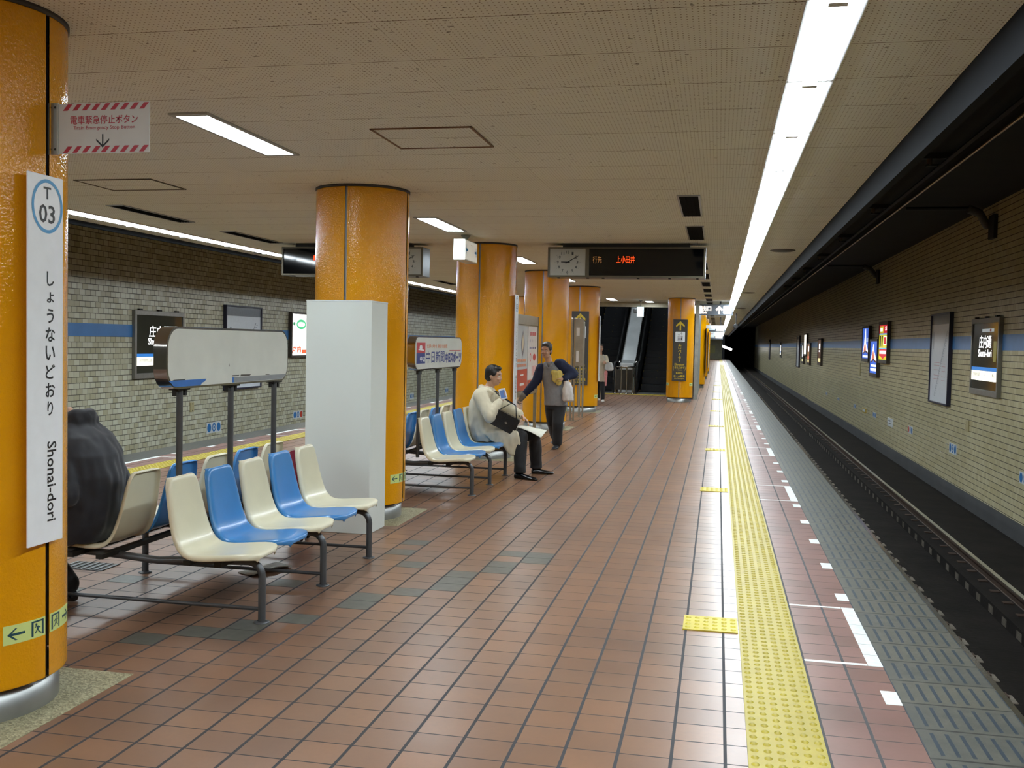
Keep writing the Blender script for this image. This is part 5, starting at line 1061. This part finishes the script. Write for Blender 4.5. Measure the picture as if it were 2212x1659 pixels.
def far_woman():
    t = thing('person', 'person in a pale coat walking far off before the escalators, half hidden', 'person', (-3.05, 26.7, 0)); y = 26.65; x0 = -3.09; b = MB()
    b.loft([ell(V(x0, y, z), ax, ay) for z, ax, ay in ((.55, .13, .1), (.8, .12, .095), (1.05, .14, .1), (1.2, .13, .08), (1.26, .06, .06))]); b.tube([(x0, y, 1.22), (x0+.01, y-.02, 1.33)], [.05, .046], 12)
    A = [(x0+.14, y, 1.19), (x0+.2, y-.04, 1.02), (x0+.17, y-.2, 1.08)]; A2 = [(x0-.14, y, 1.19), (x0-.2, y, .95), (x0-.2, y-.1, .75)]
    limb(b, A, [.045, .038, .027]); hand(b, (x0+.168, y-.21, 1.085), (-.2, -.9, -.2), (-.6, 0, -.6), .9, .8, 1); limb(b, A2, [.045, .038, .027]); hand(b, (x0-.2, y-.105, .74), (0, -.3, -.9), (.8, 0, 0), .9, .4, 1)
    legs = [[(x0+.07, y, .58), (x0+.09, y-.05, .36), (x0+.1, y-.02, .09)], [(x0-.07, y, .58), (x0-.06, y+.1, .36), (x0-.05, y+.25, .1)]]
    for l in legs: limb(b, l, [.075, .05, .036])
    head(t, b, (x0+.01, y-.03, 1.43), (.3, -1, 0), 0, .92, m_hairg, True); organic(b, 'body', m_skin, t, .009, 3)
    c = MB(); c.loft([ell(V(x0+.01, y, z), ax, ay) for z, ax, ay in ((.54, .165, .13), (.75, .155, .12), (.95, .145, .115), (1.1, .15, .115), (1.2, .135, .095), (1.26, .07, .07))]); limb(c, A, [.075, .06, .045]); limb(c, A2, [.075, .06, .045]); organic(c, 'coat', m_wcoat, t, .012, 3, .008, 12)
    p = MB()
    for l in legs: limb(p, l, [.085, .066, .052])
    organic(p, 'trousers', m_blk, t, .012, 3)
    shoe(t, (x0+.1, y+.03), (x0+.13, y-.2), m_wshoe); shoe(t, (x0-.05, y+.32), (x0-.04, y+.1), m_wshoe, 1., .02)
    g = thing('shoulder_bag', 'pale bag carried by the person in the pale coat', 'bag', (x0+.25, y-.18, .85)); c = MB(); c.loft([ell(V(x0+.27, y-.18, z), ax, .07) for z, ax in ((.84, .08), (.88, .12), (.98, .11), (1.06, .07))]); organic(c, 'bag_body', M('pale_bag_cloth', 'c3c6c6', .7, var=.08), g, .012, 2, .008, 14)
    build(MB().tube([(x0+.22, y-.18, 1.05), (x0+.17, y-.22, 1.09), (x0+.1, y-.05, 1.26)], .01, 8), 'strap', MATS['pale_bag_cloth'], g)
    g = MB(); g.loft([ell(V(x0+.19, y-.2, z), ax, .03) for z, ax in ((.44, .02), (.6, .035), (.78, .045), (.84, .03))]); u = thing('umbrella', 'folded pink umbrella hanging below the pale bag of the distant person', 'umbrella', (x0+.19, y-.2, .44)); build(g, 'canopy', M('pink_cloth', 'd0898a', .7, var=.08), u); build(MB().tube([(x0+.19, y-.2, .84), (x0+.19, y-.2, 1.0), (x0+.175, y-.21, 1.08)], .008, 8), 'handle', m_iron, u)
far_woman()

def black_coat():
    t = thing('person', 'person in a dark coat sitting on the nearer bench, back turned', 'person', (-3.45, 4.98, 0)); y = 4.97; b = MB()
    b.loft([ell(V(x, y, z), ax, ay) for x, z, ax, ay in ((-3.540, .40, .13, .16), (-3.480, .52, .13, .16), (-3.440, .7, .12, .16), (-3.450, .88, .11, .17), (-3.490, .98, .09, .15), (-3.530, 1.04, .06, .08))]); b.tube([(-3.530, y, 1.0), (-3.570, y, 1.08), (-3.590, y, 1.12)], [.058, .052, .05], 12)
    arms = [[(-3.47, y+s*.165, .925), (-3.42, y+s*.235, .7), (-3.640, y+s*.16, .6)] for s in (-1, 1)]
    for s, a in zip((-1, 1), arms): limb(b, a, [.05, .042, .03]); hand(b, a[2], (-.9, -s*.2, -.2), (0, 0, -1), .95, .5, -s)
    legs = [[(-3.520, y+s*.09, .46), (-3.920, y+s*.1, .465), (-3.640, y+s*.12, .1)] for s in (-1, 1)]
    for l in legs: limb(b, l, [.082, .056, .038])
    head(t, b, (-3.69, y, 1.17), (-1, .1, 0), 0, .97, m_hair, nod=.15); organic(b, 'body', m_skin, t, .0085, 4)
    c = MB(); c.loft([ell(V(x, y, z), ax, ay) for x, z, ax, ay in ((-3.510, .395, .19, .2), (-3.480, .48, .2, .21), (-3.445, .62, .185, .225), (-3.425, .76, .175, .235), (-3.435, .88, .16, .235), (-3.465, .98, .13, .2), (-3.510, 1.05, .095, .13), (-3.540, 1.08, .08, .09))])
    for a in arms: limb(c, a, [.075, .092, .055])
    c.tube(arc((-3.530, y, 1.075), .085, 0, 2*PI, 16, (1, 0, .25), (0, 1, 0)), .038, 10); c.tube([(-3.460, y-.09, 1.06), (-3.445, y, 1.075), (-3.460, y+.09, 1.06)], [.03, .045, .03], 10)
    c.loft([ellv(V(x, y, .46), V(0, .2, 0), V(0, 0, .095)) for x in (-3.45, -3.6, -3.72)]); organic(c, 'coat', m_navyc, t, .011, 3, .012, 10)
    p = MB()
    for l in legs: limb(p, l, [.095, .076, .062])
    organic(p, 'trousers', m_blk, t, .011, 4, .005, 10)
    for s in (-1, 1): shoe(t, (-3.590, y+s*.12), (-3.840, y+s*.13), m_shoe)
black_coat()
